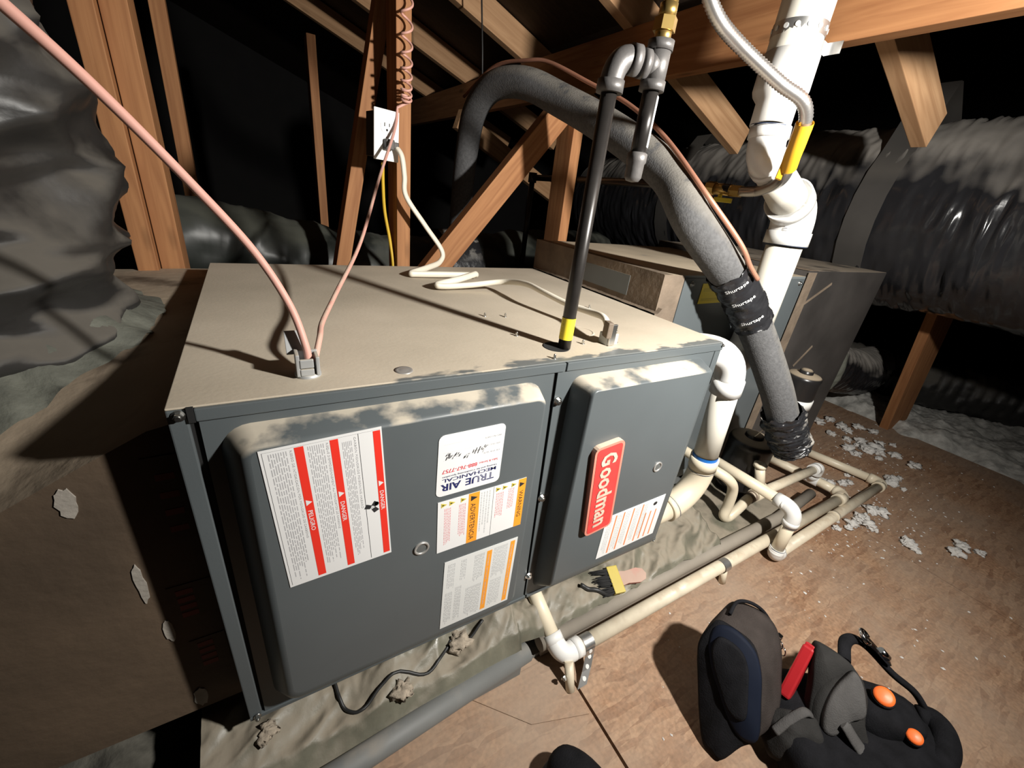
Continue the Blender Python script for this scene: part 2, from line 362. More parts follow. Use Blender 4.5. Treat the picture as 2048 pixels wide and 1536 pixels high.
class Label:
    """flat print: O corner at start of the first letter's foot side, A reading direction, B up"""
    def __init__(s, O, A, B, Nn, w, h, mats, thick=0.0006):
        s.O, s.A, s.B, s.N = Vector(O), Vector(A).normalized(), Vector(B).normalized(), Vector(Nn).normalized()
        s.w, s.h, s.mats, s.mb, s.t = w, h, mats, MB(), thick; s.lv = thick
    def plate(s, r=0.0, mi=0):
        w, h = s.w, s.h
        if r <= 0: poly = [(0, 0), (w, 0), (w, h), (0, h)]
        else:
            poly = []
            for cx, cy, a0 in ((w-r, r, -90), (w-r, h-r, 0), (r, h-r, 90), (r, r, 180)):
                for k in range(5):
                    a = math.radians(a0+90*k/4); poly.append((cx+r*math.cos(a), cy+r*math.sin(a)))
        s.mb.prism(poly, s.O, s.A, s.B, s.N, s.t, mi); return s
    def p(s, a, b, lv): return s.O+s.A*(a*s.w)+s.B*(b*s.h)+s.N*(s.t+lv*0.00016)
    def rect(s, a0, a1, b0, b1, mi, lv=1):
        s.mb.add([s.p(a0, b0, lv), s.p(a1, b0, lv), s.p(a1, b1, lv), s.p(a0, b1, lv)], [[0, 1, 2, 3]], mi); return s
    def poly(s, pts, mi, lv=2):
        s.mb.add([s.p(a, b, lv) for a, b in pts], [list(range(len(pts)))], mi); return s
    def text(s, txt, a, b, hgt, mi, lv=2, wid=None, bold=0.0, align='L'):
        """letters with cap height hgt (fraction of h), foot at b, starting at a; wid = forced width fraction"""
        vs, fs = text_polys(txt, 1.0, bold)
        if not vs: return s
        x0 = min(v[0] for v in vs); x1 = max(v[0] for v in vs)
        k = hgt*s.h/0.70; kx = (wid*s.w/(x1-x0)) if wid else k
        sh = a*s.w - x0*kx if align == 'L' else a*s.w-(x0+x1)/2*kx
        s.mb.add([s.O+s.A*(v[0]*kx+sh)+s.B*(b*s.h+v[1]*k)+s.N*(s.t+lv*0.00016) for v in vs], fs, mi); return s
    def fine(s, a0, a1, b0, b1, rows, mi, fill=0.62, ragged=0.15, seed=1, lv=1):
        """rows of fine print: short word-length dashes"""
        rnd = random.Random(seed); dh = (b1-b0)/rows
        for r in range(rows):
            bb = b0+r*dh; end = a1-(a1-a0)*ragged*rnd.random(); a = a0
            while a < end:
                wl = rnd.uniform(0.02, 0.06); s.rect(a, min(a+wl, end), bb, bb+dh*fill*0.62, mi, lv); a += wl+0.010
        return s
    def tri(s, a, b, sa, sb, mi, lv=2):
        return s.poly([(a, b), (a+sa, b), (a+sa/2, b+sb)], mi, lv)
    def build(s, name, parent): return s.mb.build(name, s.mats, parent)

X, Y, Z = Vector((1, 0, 0)), Vector((0, 1, 0)), Vector((0, 0, 1))

# ------------------------------------------------------------------ setting: floor, roof, far wall
floor = struct(MB().box(-2.2, 5.2, -2.2, 5.0, -0.06, -0.022).build('floor', BLACKWALL, origin=(0, 0, -0.06)))  # black base painted as shade where the boards stop at the left
def panel(poly, z0=-0.02, z1=0.0):
    return MB().prism(poly, (0, 0, z0), X, Y, Z, z1-z0).build('osb_panel', OSB, floor)
panel([(-0.07, -2.0), (0.524, -2.0), (0.557, 0.02), (0.557, 1.0), (-0.07, 1.0)])
panel([(-1.6, -2.0), (-0.8, -2.0), (-0.8, 1.0), (-1.6, 1.0)])
panel([(0.531, -2.0), (1.76, -2.0), (1.76, 1.0), (0.563, 1.0), (0.563, 0.02)])
panel([(1.764, -2.0), (2.9, -2.0), (2.9, 1.0), (1.764, 1.0)])
pp = MB().prism([(0.35, -0.058), (0.435, -0.148), (0.548, -0.185), (0.552, -0.058)], (0, 0, 0), X, Y, Z, 0.0022).build('floor_patch', OSB, floor)

def roof_z(x): return 1.394-0.364*(x-1.145)
VX = 1.25
def sheath_z(x): return (roof_z(x) if x < VX else roof_z(VX)+0.30*(x-VX))+0.105
roof = MB()
for x0, x1 in ((-2.4, VX), (VX, 4.8)):
    a, b = sheath_z(x0), sheath_z(x1)
    roof.add([(x0, -2.2, a), (x1, -2.2, b), (x1, 5.0, b), (x0, 5.0, a), (x0, -2.2, a+.02), (x1, -2.2, b+.02), (x1, 5.0, b+.02), (x0, 5.0, a+.02)],
             [[0, 1, 2, 3], [7, 6, 5, 4], [0, 4, 5, 1], [1, 5, 6, 2], [2, 6, 7, 3], [3, 7, 4, 0]])
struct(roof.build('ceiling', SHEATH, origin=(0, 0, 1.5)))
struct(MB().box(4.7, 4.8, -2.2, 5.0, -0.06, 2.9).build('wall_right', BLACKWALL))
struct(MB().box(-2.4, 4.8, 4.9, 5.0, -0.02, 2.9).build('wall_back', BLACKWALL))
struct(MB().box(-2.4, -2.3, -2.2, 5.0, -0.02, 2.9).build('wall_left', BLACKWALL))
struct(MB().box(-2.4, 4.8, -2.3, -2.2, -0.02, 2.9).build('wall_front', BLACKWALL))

# insulation field beyond the floor edge and behind the unit
def insul_field(x0, x1, y0, y1, nx, ny, hfun):
    mb = MB(); vs = []; fs = []
    for j in range(ny+1):
        for i in range(nx+1):
            x = x0+(x1-x0)*i/nx; y = y0+(y1-y0)*j/ny
            vs.append((x, y, hfun(x, y)))
    for j in range(ny):
        for i in range(nx):
            a = j*(nx+1)+i; fs.append([a, a+1, a+nx+2, a+nx+1])
    mb.add(vs, fs, 0, True); return mb
def n3(x, y, s, k=0): return noise.noise(Vector((x*s, y*s, k)))
def h_right(x, y):
    e = (x-2.90-0.10*n3(x, y, 3.1)-0.05*n3(x, y, 11))
    e = max(0.0, min(1.0, e/0.16+0.35))
    return -0.035+e*(0.075+0.05*n3(x, y, 4, 2)+0.022*n3(x, y, 14, 5)+0.012*n3(x, y, 40, 7))
o = insul_field(2.72, 4.69, -2.19, 3.4, 170, 420, h_right).build('loose_insulation', INSUL); o['kind'] = 'stuff'
tag(o, 'grey loose-fill insulation covering the joists past the right edge of the floor boards', 'insulation')
def h_back(x, y):
    return 0.10*min(1, max(0, (y-0.95)/0.2))-0.03+0.05*n3(x, y, 3, 1)+0.02*n3(x, y, 15, 4)
o = insul_field(-1.6, 2.72, 1.0, 4.8, 90, 90, h_back).build('loose_insulation', INSUL); o['kind'] = 'stuff'
tag(o, 'loose-fill insulation lying in the dark behind the furnace', 'insulation')

# ------------------------------------------------------------------ roof framing
sl = Vector((0.9397, 0, -0.342)); nrm = Vector((0.342, 0, 0.9397))
def rafter(y, x0, x1, label, m, t=0.038):
    off = nrm*0.0475
    a = Vector((x0, y+t/2, roof_z(x0)))+off; b = Vector((x1, y+t/2, roof_z(x1)))+off
    return lumber('rafter', label, a, b, 0.095, t, nrm, m, 'rafter')
rafter(0.14, -1.6, 1.79, 'sloping rafter at the right end holding the grey duct strap', WOOD_T)
rafter(0.75, -1.6, 1.82, 'sloping rafter passing over the beam beside the white vent pipe', WOOD_T)
rafter(1.36, -1.6, 1.76, 'broad lit rafter ending above the bend of the grey insulated line', WOOD_T)
rafter(1.97, -1.6, 1.76, 'far pale rafter seen to the right of the coiled cable', WOOD_T)
rafter(2.58, -1.6, 1.76, 'farthest rafter, dim, at the top left behind the outlet stud', WOOD_T)
lumber('ceiling_beam', 'orange-brown horizontal beam crossing the top right behind the white vent pipe', (1.164, -1.5, 1.323), (1.164, 3.2, 1.323), 0.142, 0.038, Z, WOOD_O, 'beam')

# studs and braces of the truss line behind the unit
lumber('wood_post', 'left ply of the doubled wooden post beside the black vertical duct', (-0.126, 0.845, 0.0), (-0.126, 0.845, 1.80), 0.09, 0.038, Y, WOOD_O, 'post')
lumber('wood_post', 'right set-back ply of the doubled wooden post left of the furnace', (-0.0825, 0.872, 0.0), (-0.0825, 0.872, 1.79), 0.09, 0.045, Y, WOOD_O, 'post')
lumber('wood_post', 'dim wooden post in the dark just right of the doubled post', (-0.07, 1.34, 0.05), (-0.05, 1.34, 1.85), 0.038, 0.038, X, WOOD_O, 'post')
lumber('wood_post', 'thin far wooden post standing in the dark left of the outlet', (0.378, 1.74, 0.05), (0.378, 1.74, 1.37), 0.033, 0.08, X, WOOD_O, 'post')
lumber('wood_post', 'wooden stud with the coiled cable stapled down it, beside the outlet', (0.465, 0.825, 0.0), (0.465, 0.825, 1.585), 0.09, 0.038, Y, WOOD_O, 'post')
lumber('wood_post', 'short wooden stud behind the coil cabinet, right of the diagonal brace', (1.045, 0.83, 0.0), (1.032, 0.83, 1.175), 0.09, 0.038, Y, WOOD_O, 'post')
lumber('wood_brace', 'leaning wooden brace just left of the outlet stud', (0.272, 0.915, 0.45), (0.490, 0.915, 1.52), 0.038, 0.06, X, WOOD_O, 'brace')
lumber('wood_brace', 'diagonal wooden brace rising to the stud behind the coil cabinet', (0.500, 0.84, 0.56), (0.985, 0.84, 1.153), 0.075, 0.045, Vector((1, 0, -1)), WOOD_O, 'brace')
lumber('wood_brace', 'flat orange brace slanting up from the floor edge at the right', (2.975, 0.135, -0.02), (2.66, 0.13, 0.78), 0.23, 0.038, X, WOOD_O, 'brace')
lumber('wood_brace', 'far dim diagonal board glimpsed under the bend of the insulated line', (1.02, 1.75, 1.20), (1.75, 1.9, 0.92), 0.09, 0.038, Z, WOOD_T, 'brace')

# ------------------------------------------------------------------ furnace
FX, FD, Z0, Z1 = 0.882, 0.72, 0.15, 0.687
F = thing('furnace', 'grey horizontal gas furnace with dusty top and two raised door panels', 'furnace', (0.44, 0.36, Z0))
TOPM = furnace_top_mat()
mb = MB().box(0.001, FX-0.001, 0.004, FD, Z0, Z1-0.0012, 0.0)
mb.build('casing', DARK, F)
# dusty lid with wiped front edge
def lid_mat():
    m = bpy.data.materials.new('dusty_lid'); m.use_nodes = True
    nt = m.node_tree; N = nt.nodes; L = nt.links; b = N['Principled BSDF']
    tc = N.new('ShaderNodeTexCoord'); sp = N.new('ShaderNodeSeparateXYZ'); L.new(tc.outputs['Object'], sp.inputs[0])
    mp = N.new('ShaderNodeMapping'); mp.inputs['Scale'].default_value = (1, 2.2, 1); L.new(tc.outputs['Object'], mp.inputs[0])
    n = N.new('ShaderNodeTexNoise'); n.inputs['Scale'].default_value = 16; n.inputs['Detail'].default_value = 4; L.new(mp.outputs[0], n.inputs['Vector'])
    vo = N.new('ShaderNodeTexVoronoi'); vo.inputs['Scale'].default_value = 26; L.new(mp.outputs[0], vo.inputs['Vector'])
    # distance back from the front edge (object y = world y - 0.36)
    a = N.new('ShaderNodeMapRange'); a.inputs[1].default_value = -0.36; a.inputs[2].default_value = -0.285; a.inputs[3].default_value = -0.30; a.inputs[4].default_value = 0.35
    L.new(sp.outputs[1], a.inputs[0])
    # fingers wiped mostly right of the left corner
    ax = N.new('ShaderNodeMapRange'); ax.inputs[1].default_value = -0.30; ax.inputs[2].default_value = -0.12; ax.inputs[3].default_value = 0.4; ax.inputs[4].default_value = 0.0
    L.new(sp.outputs[0], ax.inputs[0])
    s1 = N.new('ShaderNodeMath'); s1.operation = 'ADD'; L.new(a.outputs[0], s1.inputs[0]); L.new(ax.outputs[0], s1.inputs[1])
    s2 = N.new('ShaderNodeMath'); s2.operation = 'ADD'; L.new(s1.outputs[0], s2.inputs[0]); L.new(n.outputs['Fac'], s2.inputs[1])
    s3 = N.new('ShaderNodeMath'); s3.operation = 'MULTIPLY_ADD'; s3.inputs[1].default_value = 0.25; L.new(vo.outputs['Distance'], s3.inputs[0]); L.new(s2.outputs[0], s3.inputs[2])
    mr = N.new('ShaderNodeMapRange'); mr.inputs[1].default_value = 0.36; mr.inputs[2].default_value = 0.46; L.new(s3.outputs[0], mr.inputs[0])
    n2 = N.new('ShaderNodeTexNoise'); n2.inputs['Scale'].default_value = 5; n2.inputs['Detail'].default_value = 8; L.new(tc.outputs['Object'], n2.inputs['Vector'])
    rp = N.new('ShaderNodeValToRGB'); rp.color_ramp.elements[0].position = 0.3; rp.color_ramp.elements[1].position = 0.72
    rp.color_ramp.elements[0].color = (0.40, 0.345, 0.265, 1); rp.color_ramp.elements[1].color = (0.535, 0.465, 0.365, 1); L.new(n2.outputs['Fac'], rp.inputs[0])
    mx = N.new('ShaderNodeMix'); mx.data_type = 'RGBA'; mx.inputs[6].default_value = (0.13, 0.138, 0.135, 1)
    L.new(mr.outputs[0], mx.inputs[0]); L.new(rp.outputs[0], mx.inputs[7]); L.new(mx.outputs[2], b.inputs['Base Color'])
    rr = N.new('ShaderNodeMapRange'); rr.inputs[3].default_value = 0.45; rr.inputs[4].default_value = 0.92; L.new(mr.outputs[0], rr.inputs[0]); L.new(rr.outputs[0], b.inputs['Roughness'])
    n4 = N.new('ShaderNodeTexNoise'); n4.inputs['Scale'].default_value = 160; L.new(tc.outputs['Object'], n4.inputs['Vector'])
    bp = N.new('ShaderNodeBump'); bp.inputs['Strength'].default_value = 0.12; bp.inputs['Distance'].default_value = 0.002; L.new(n4.outputs['Fac'], bp.inputs['Height']); L.new(bp.outputs[0], b.inputs['Normal'])
    return m
lid = MB().box(0.0, FX, 0.0, FD, Z1-0.0022, Z1, 0.0008).build('top_panel', lid_mat(), F)
plabel(lid, 'dust-covered top panel wiped along its front edge')
mb = MB()
mb.box(0.0, 0.016, -0.001, 0.012, Z0, Z1-0.0025, 0.0015)
mb.box(FX-0.018, FX, -0.001, 0.012, Z0, Z1-0.0025, 0.0015)
mb.box(0.0225, 0.4835, -0.0035, 0.010, 0.6705, Z1-0.0022, 0.0012)
mb.box(0.4865, FX-0.001, -0.0035, 0.010, 0.6705, Z1-0.0022, 0.0012)
mb.box(0.0, 0.488, -0.002, 0.012, Z0, 0.1575, 0.001)
mb.box(0.4915, FX, -0.002, 0.012, Z0, 0.1575, 0.001)
mb.box(0.0, 0.0012, 0.0, FD, Z0, Z1-0.003)
mb.box(FX-0.0012, FX, 0.0, FD, Z0, Z1-0.003)
mb.build('front_frame', ENAMEL, F)

def rrect(x0, x1, z0, z1, r, k=6):
    out = []
    for cx, cz, a0 in ((x1-r, z0+r, -90), (x1-r, z1-r, 0), (x0+r, z1-r, 90), (x0+r, z0+r, 180)):
        for i in range(k+1):
            a = math.radians(a0+90*i/k); out.append((cx+r*math.cos(a), cz+r*math.sin(a)))
    return out
def raised(outer, inner, ro, ri, dep, flat_poly, name, parent):
    mb = MB(); rings = []
    L_ = lambda t: tuple(o*(1-t)+i*t for o, i in zip(outer, inner))
    for t, y in ((0.0, 0.0), (0.04, -0.05), (0.12, -0.16), (0.62, -0.86), (0.80, -0.965), (1.0, -1.0)):
        x0, x1, z0, z1 = L_(t); r = ro*(1-t)+ri*t
        rings.append([(px, y*dep, pz) for px, pz in rrect(x0, x1, z0, z1, r)])
    n = len(rings[0]); vs = [v for rg in rings for v in rg]; fs = []
    for i in range(len(rings)-1):
        for j in range(n): fs.append([i*n+j, i*n+(j+1) % n, (i+1)*n+(j+1) % n, (i+1)*n+j])
    mb.add(vs, fs, 0, True)
    mb.f.append([(len(rings)-1)*n+j for j in range(n)]); mb.m.append(0); mb.sm.append(False)
    mb.prism(flat_poly, (0, 0.002, 0), X, Z, -Y, 0.0022)
    return mb.build(name, ENAMEL_D, parent)
YL = -0.036; YR = -0.045
doorL = raised((0.037, 0.447, 0.176, 0.659), (0.0635, 0.428, 0.222, 0.646), 0.030, 0.014, -YL, [(0.020, 0.1585), (0.4835, 0.1585), (0.4655, 0.669), (0.024, 0.669)], 'blower_door', F)
doorR = raised((0.503, 0.838, 0.172, 0.6585), (0.514, 0.797, 0.237, 0.650), 0.020, 0.008, -YR, [(0.488, 0.1585), (0.862, 0.1585), (0.862, 0.669), (0.4725, 0.669)], 'burner_door', F)
plabel(doorL, 'large left door panel with labels'); plabel(doorR, 'right door panel with the red badge')
# screws, plugs
def hexscrew(p, d, r, par, name='screw'):
    p, d = Vector(p), Vector(d)
    mb = MB(); mb.tube([p, p+d*0.0012], r*1.45, 16); mb.tube([p+d*0.001, p+d*0.006], r, 6, smooth=False); mb.cyl(p+d*0.006, p+d*0.0075, r*0.6, 10)
    return mb.build(name, STEEL, par)
for x, z in ((0.4805, 0.618), (0.4835, 0.420), (0.486, 0.219)): hexscrew((x, -0.001, z), -Y, 0.0052, F)
hexscrew((0.0095, -0.001, 0.6785), -Y, 0.0042, F); hexscrew((FX-0.006, -0.001, 0.682), -Y, 0.003, F)
hexscrew((0.010, -0.002, 0.157), -Y, 0.0036, F); hexscrew((FX-0.014, -0.002, 0.158), -Y, 0.0036, F)
for x, y in ((0.502, 0.226), (0.462, 0.236), (0.466, 0.120), (0.564, 0.058), (0.747, 0.261), (0.471, 0.013), (0.634, 0.049)):
    hexscrew((x, y, Z1), Z, 0.0023, F)
mb = MB(); mb.box(0.0165, 0.0222, -0.0036, 0.004, 0.6700, 0.6866); mb.build('corner_slot', DARK, F)
# round knock-outs on the lid
mb = MB(); mb.lathe((0.241, 0.029, Z1), Z, [(0, 0.0118), (0.0012, 0.0112), (0.0006, 0.0085), (0.0012, 0.006), (0.0014, 0.0)], 28); mb.build('knockout', RING, F)
mb = MB(); mb.lathe((0.605, 0.120, Z1), Z, [(0, 0.0295), (0.0009, 0.0285), (0.0009, 0.0265), (0.0002, 0.0255)], 40); mb.build('knockout', lid.data.materials[0], F)
mb = MB(); mb.lathe((0.505, 0.056, Z1), Z, [(0.0004, 0.0), (0.0004, 0.0205), (0.0014, 0.0215), (0.0, 0.0225)], 40, 0); o = mb.build('gas_opening', DARK, F); plabel(o, 'black round opening around the gas pipe')
def sight(x, y, z, par, rr=0.0115):
    mb = MB(); mb.lathe((x, y, z), -Y, [(0, rr), (0.002, rr), (0.0026, rr*0.92), (0.0022, rr*0.72), (0.0008, rr*0.70)], 32, 0)
    mb.lathe((x, y, z), -Y, [(0.0009, rr*0.71), (0.0012, 0.0)], 32, 1); return mb.build('sight_port', [RING, GLASS], par)
sight(0.2475, YL, 0.433, F); sight(0.727, YR, 0.453, F)

# --- printed labels on the doors
rot = Vector((0.046, 0, -1)).normalized(); rb = Vector((1, 0, 0.042)).normalized()
lb = Label((0.0705, YL-0.0003, 0.6445), rot, rb, -Y, 0.205, 0.1245, [PAPER, RED, GREYINK, BLACKINK, LTINK])
lb.plate()
for i, (b0, b1, tx) in enumerate(((0.262, 0.335, 'PELIGRO'), (0.545, 0.615, 'DANGER'), (0.918, 0.985, 'DANGER'))):
    lb.rect(0.02, 0.98, b0, b1, 1); lb.tri(0.375, b0+0.012, 0.042, (b1-b0)*0.72, 0, 2)
    lb.text(tx, 0.455, b0+0.016, 0.038, 0, 2, wid=0.15, bold=0.01)
lb.fine(0.03, 0.97, 0.065, 0.215, 8, 2, seed=3); lb.fine(0.03, 0.93, 0.365, 0.505, 8, 2, seed=4); lb.fine(0.05, 0.95, 0.645, 0.735, 6, 2, seed=5)
lb.text("RIESGO DE INTOXICACION POR MONOXIDO DE CARBONO", 0.03, 0.228, 0.018, 2, wid=0.62)
lb.text("RISQUE D'EMPOISONNEMENT AU MONOXYDE DE CARBONE", 0.03, 0.515, 0.018, 2, wid=0.62)
lb.text("CARBON MONOXIDE POISONING HAZARD", 0.03, 0.748, 0.018, 2, wid=0.52)
lb.rect(0.015, 0.985, 0.785, 0.789, 3); lb.rect(0.015, 0.985, 0.022, 0.0245, 3); lb.rect(0.015, 0.016, 0.022, 0.985, 3)
for ang in (35, 145, 250):
    c, s_ = math.cos(math.radians(ang)), math.sin(math.radians(ang)); ca, cb = 0.565, 0.850; k = 0.6
    pts = [(0.008, -0.014), (0.042, -0.020), (0.046, 0.014), (0.012, 0.014)]
    lb.poly([(ca+(px*c-py*s_), cb+(px*s_+py*c)/k) for px, py in pts], 3)
lb.poly([(0.545+0.016*math.cos(t*0.628), 0.893+0.022*math.sin(t*0.628)) for t in range(10)], 3)
lb.poly([(0.563+0.011*math.cos(t*0.628), 0.850+0.017*math.sin(t*0.628)) for t in range(10)], 4, 3)
plabel(lb.build('danger_label', F), 'large white label with three red danger bands')

lb = Label((0.366, YL-0.0003, 0.621), -X, -Z, -Y, 0.099, 0.1005, [PAPER, NAVYINK, REDINK, GREYINK, BLACKINK, LTINK]); lb.O += Z*0.0
lb.A = Vector((-1, 0, -0.012)).normalized(); lb.B = Vector((-0.01, 0, -1)).normalized()
lb.plate(0.008)
lb.text('TRUE', 0.10, 0.80, 0.115, 1, wid=0.46, bold=0.025); lb.text('AIR', 0.63, 0.80, 0.115, 1, wid=0.31, bold=0.025)
for bb in (0.812, 0.838, 0.864, 0.89): lb.rect(0.08, 0.42, bb, bb+0.006, 0, 3)
lb.text('MECHANICAL', 0.08, 0.71, 0.058, 1, wid=0.84, bold=0.012)
lb.text('Heating and Air Conditioning Specialists', 0.08, 0.665, 0.026, 1, wid=0.84)
lb.text('Sales & Service', 0.07, 0.565, 0.036, 2, wid=0.30); lb.text('888-767-7757', 0.40, 0.555, 0.062, 2, wid=0.53, bold=0.01)
for bb, t1 in ((0.40, 'FILTER SIZE'), (0.28, 'SERV. DATE / TECH'), (0.15, 'INSTALL DATE')):
    lb.text(t1, 0.06, bb+0.012, 0.026, 3, wid=0.26); lb.rect(0.34, 0.62, bb, bb+0.003, 5); lb.rect(0.66, 0.92, bb, bb+0.003, 5)
rnd = random.Random(4)
for (a0, b0, n_, sc) in ((0.26, 0.31, 14, 0.075), (0.52, 0.36, 6, 0.05), (0.66, 0.33, 14, 0.07), (0.80, 0.31, 5, 0.06)):
    for k in range(n_):
        a = a0+k*0.016; b1 = b0+rnd.uniform(-0.03, 0.04); h_ = rnd.uniform(0.3, 1)*sc
        lb.poly([(a, b1), (a+0.012, b1+0.004), (a+0.03, b1+h_), (a+0.018, b1+h_*0.95)], 4 if k % 3 else 3)
plabel(lb.build('service_sticker', F), 'white rounded service sticker printed upside down')

lb = Label((0.2695, YL-0.0003, 0.5095), Vector((0.02, 0, -1)), Vector((1, 0, 0.015)), -Y, 0.098, 0.1465, [PAPER, ORANGE, PINKINK, MUSTARD, BLACKINK, LTINK])
lb.plate()
lb.rect(0.0, 1.0, 0.325, 0.445, 1); lb.rect(0.0, 1.0, 0.905, 1.0, 1)
lb.text('ADVERTENCIA', 0.20, 0.352, 0.055, 4, wid=0.74); lb.text('WARNING', 0.24, 0.928, 0.048, 4, wid=0.55)
lb.tri(0.05, 0.350, 0.10, 0.075, 4); lb.tri(0.06, 0.920, 0.10, 0.065, 4)
for bb in (0.035, 0.12, 0.24, 0.635, 0.715, 0.82): lb.tri(0.03, bb, 0.085, 0.062, 3); lb.tri(0.058, bb+0.010, 0.03, 0.028, 4, 3)
for (a0, a1, b0, b1, sd) in ((0.15, 0.88, 0.07, 0.145, 1), (0.15, 0.82, 0.225, 0.305, 2), (0.15, 0.66, 0.645, 0.74, 3), (0.13, 0.55, 0.79, 0.865, 4)):
    lb.fine(a0, a1, b0, b1, 5, 2, seed=sd, ragged=0.12)
lb.rect(0, 1, 0.605, 0.608, 4); lb.rect(0.13, 0.133, 0.0, 0.325, 5); lb.rect(0.13, 0.133, 0.61, 0.905, 5)
lb.fine(0.04, 0.96, 0.465, 0.59, 4, 5, seed=9, ragged=0.3)
plabel(lb.build('warning_label', F), 'white label with two orange warning bands and yellow triangles')

lb = Label((0.2855, YL-0.0003, 0.3855), Vector((-0.012, 0, -1)), Vector((1, 0, 0.0)), -Y, 0.156, 0.132, [PAPER2, ORANGE, LTINK, BLACKINK, GREYINK])
lb.plate()
lb.rect(0.05, 0.96, 0.565, 0.635, 1); lb.rect(0.03, 0.97, 0.90, 0.965, 1)
lb.text('WARNING  INSTALLER / SERVICE TECHNICIAN', 0.10, 0.585, 0.022, 4, wid=0.78); lb.text('WARNING  INSTALLATEUR / TECHNICIEN', 0.08, 0.918, 0.022, 4, wid=0.80)
lb.fine(0.05, 0.44, 0.40, 0.54, 8, 2, seed=1); lb.fine(0.50, 0.97, 0.32, 0.54, 11, 2, seed=2); lb.fine(0.04, 0.50, 0.67, 0.87, 11, 2, seed=3); lb.fine(0.53, 0.95, 0.67, 0.84, 9, 2, seed=4)
lb.fine(0.05, 0.42, 0.05, 0.15, 5, 2, seed=5); lb.fine(0.46, 0.97, 0.04, 0.14, 5, 2, seed=6); lb.fine(0.05, 0.35, 0.22, 0.30, 4, 2, seed=7); lb.fine(0.42, 0.95, 0.17, 0.26, 5, 2, seed=8)
plabel(lb.build('instruction_label', F), 'off-white fine-print label with two orange lines')

# red badge
O_ = Vector((0.5345, YR, 0.5460)); A_ = Vector((0.115, 0, -1)).normalized(); B_ = Vector((1, 0, 0.115)).normalized()
def rpoly(w, h, r, ins=0.0, k=5):
    out = []
    for cx, cy, a0 in ((w-r, r, -90), (w-r, h-r, 0), (r, h-r, 90), (r, r, 180)):
        for i in range(k):
            a = math.radians(a0+90*i/(k-1)); out.append((cx+(r-ins)*math.cos(a), cy+(r-ins)*math.sin(a)))
    return out
mb = MB(); mb.prism(rpoly(0.205, 0.066, 0.012), O_, A_, B_, -Y, 0.010, 0)
badge = mb.build('brand_badge', BADGERIM, F); plabel(badge, 'red raised name badge with dusty letters')
mb = MB(); mb.prism(rpoly(0.205, 0.066, 0.012, 0.005), O_-Y*0.010, A_, B_, -Y, 0.0005, 0); mb.build('badge_face', BADGE, badge)
lb = Label(O_-Y*0.0106, A_, B_, -Y, 0.205, 0.066, [BADGETXT, BADGE], 0.0004)
lb.text('G', 0.085, 0.27, 0.50, 0, wid=0.125, bold=0.032); lb.text('oodman', 0.235, 0.27, 0.50, 0, wid=0.68, bold=0.028)
lb.build('badge_letters', badge)
# small orange lined label on the right door
lb = Label((0.6185, YR-0.0003, 0.3605), Vector((0.0, 0, -1)), Vector((1, 0, 0.03)), -Y, 0.112, 0.168, [PAPER, ORANGE2, LTINK, BLACKINK])
lb.plate()
for bb in (0.155, 0.285, 0.445, 0.605): lb.rect(0.04, 0.95, bb, bb+0.022, 1)
for bb in (0.70, 0.79, 0.885): lb.rect(0.30, 0.95, bb, bb+0.022, 1)
for k, bb in enumerate((0.05, 0.20, 0.335, 0.50, 0.64)): lb.fine(0.06, 0.93, bb, bb+0.08, 3, 2, seed=20+k)
lb.poly([(0.14+0.045*math.cos(t*0.628), 0.84+0.035*math.sin(t*0.628)) for t in range(10)], 3)
plabel(lb.build('safety_label', F), 'small white label with thin orange lines')

# ------------------------------------------------------------------ return plenum at the left
P = thing('return_plenum', 'dusty brown duct-board plenum joined to the left end of the furnace', 'plenum', (-0.45, 0.4, 0.07))
mb = MB(); nx, ny = 30, 30; vs = []; fs = []
def pt_top(x, y):
    z = 0.652
    t = max(0.0, (-x)-0.02); f = max(0.0, 1-(y-0.06)/0.34)
    z -= min(0.10, t*0.62)*f*0.9 + 0.012*max(0, 1-y/0.7)
    return z+0.004*n3(x, y, 9)
for j in range(ny+1):
    for i in range(nx+1):
        x = -0.95+0.949*i/nx; y = 0.06+0.76*j/ny; vs.append((x, y, pt_top(x, y)))
for j in range(ny):
    for i in range(nx):
        a = j*(nx+1)+i; fs.append([a, a+1, a+nx+2, a+nx+1])
mb.add(vs, fs, 0, True)
fr = [(-0.95+0.949*i/nx, 0.06) for i in range(nx+1)]
ov = len(mb.v); vs = []; fs = []
for x, y in fr: vs += [(x, y, pt_top(x, y)), (x, y, 0.135)]
for i in range(nx): fs.append([2*i, 2*i+1, 2*i+3, 2*i+2])
mb.add(vs, fs, 0, False)
mb.add([(-0.95, 0.06, 0.135), (-0.001, 0.06, 0.135), (-0.001, 0.82, 0.135), (-0.95, 0.82, 0.135), (-0.95, 0.82, 0.64), (-0.001, 0.82, 0.64)], [[0, 1, 2, 3], [2, 3, 4, 5]], 0)
mb.build('plenum_box', PLENUM_T, P)
for bx_, by_ in ((-0.85, 0.2), (-0.85, 0.7), (-0.2, 0.72)): MB().box(bx_-0.05, bx_+0.05, by_-0.05, by_+0.05, -0.021, 0.136).build('support_block', WOOD_O, P)
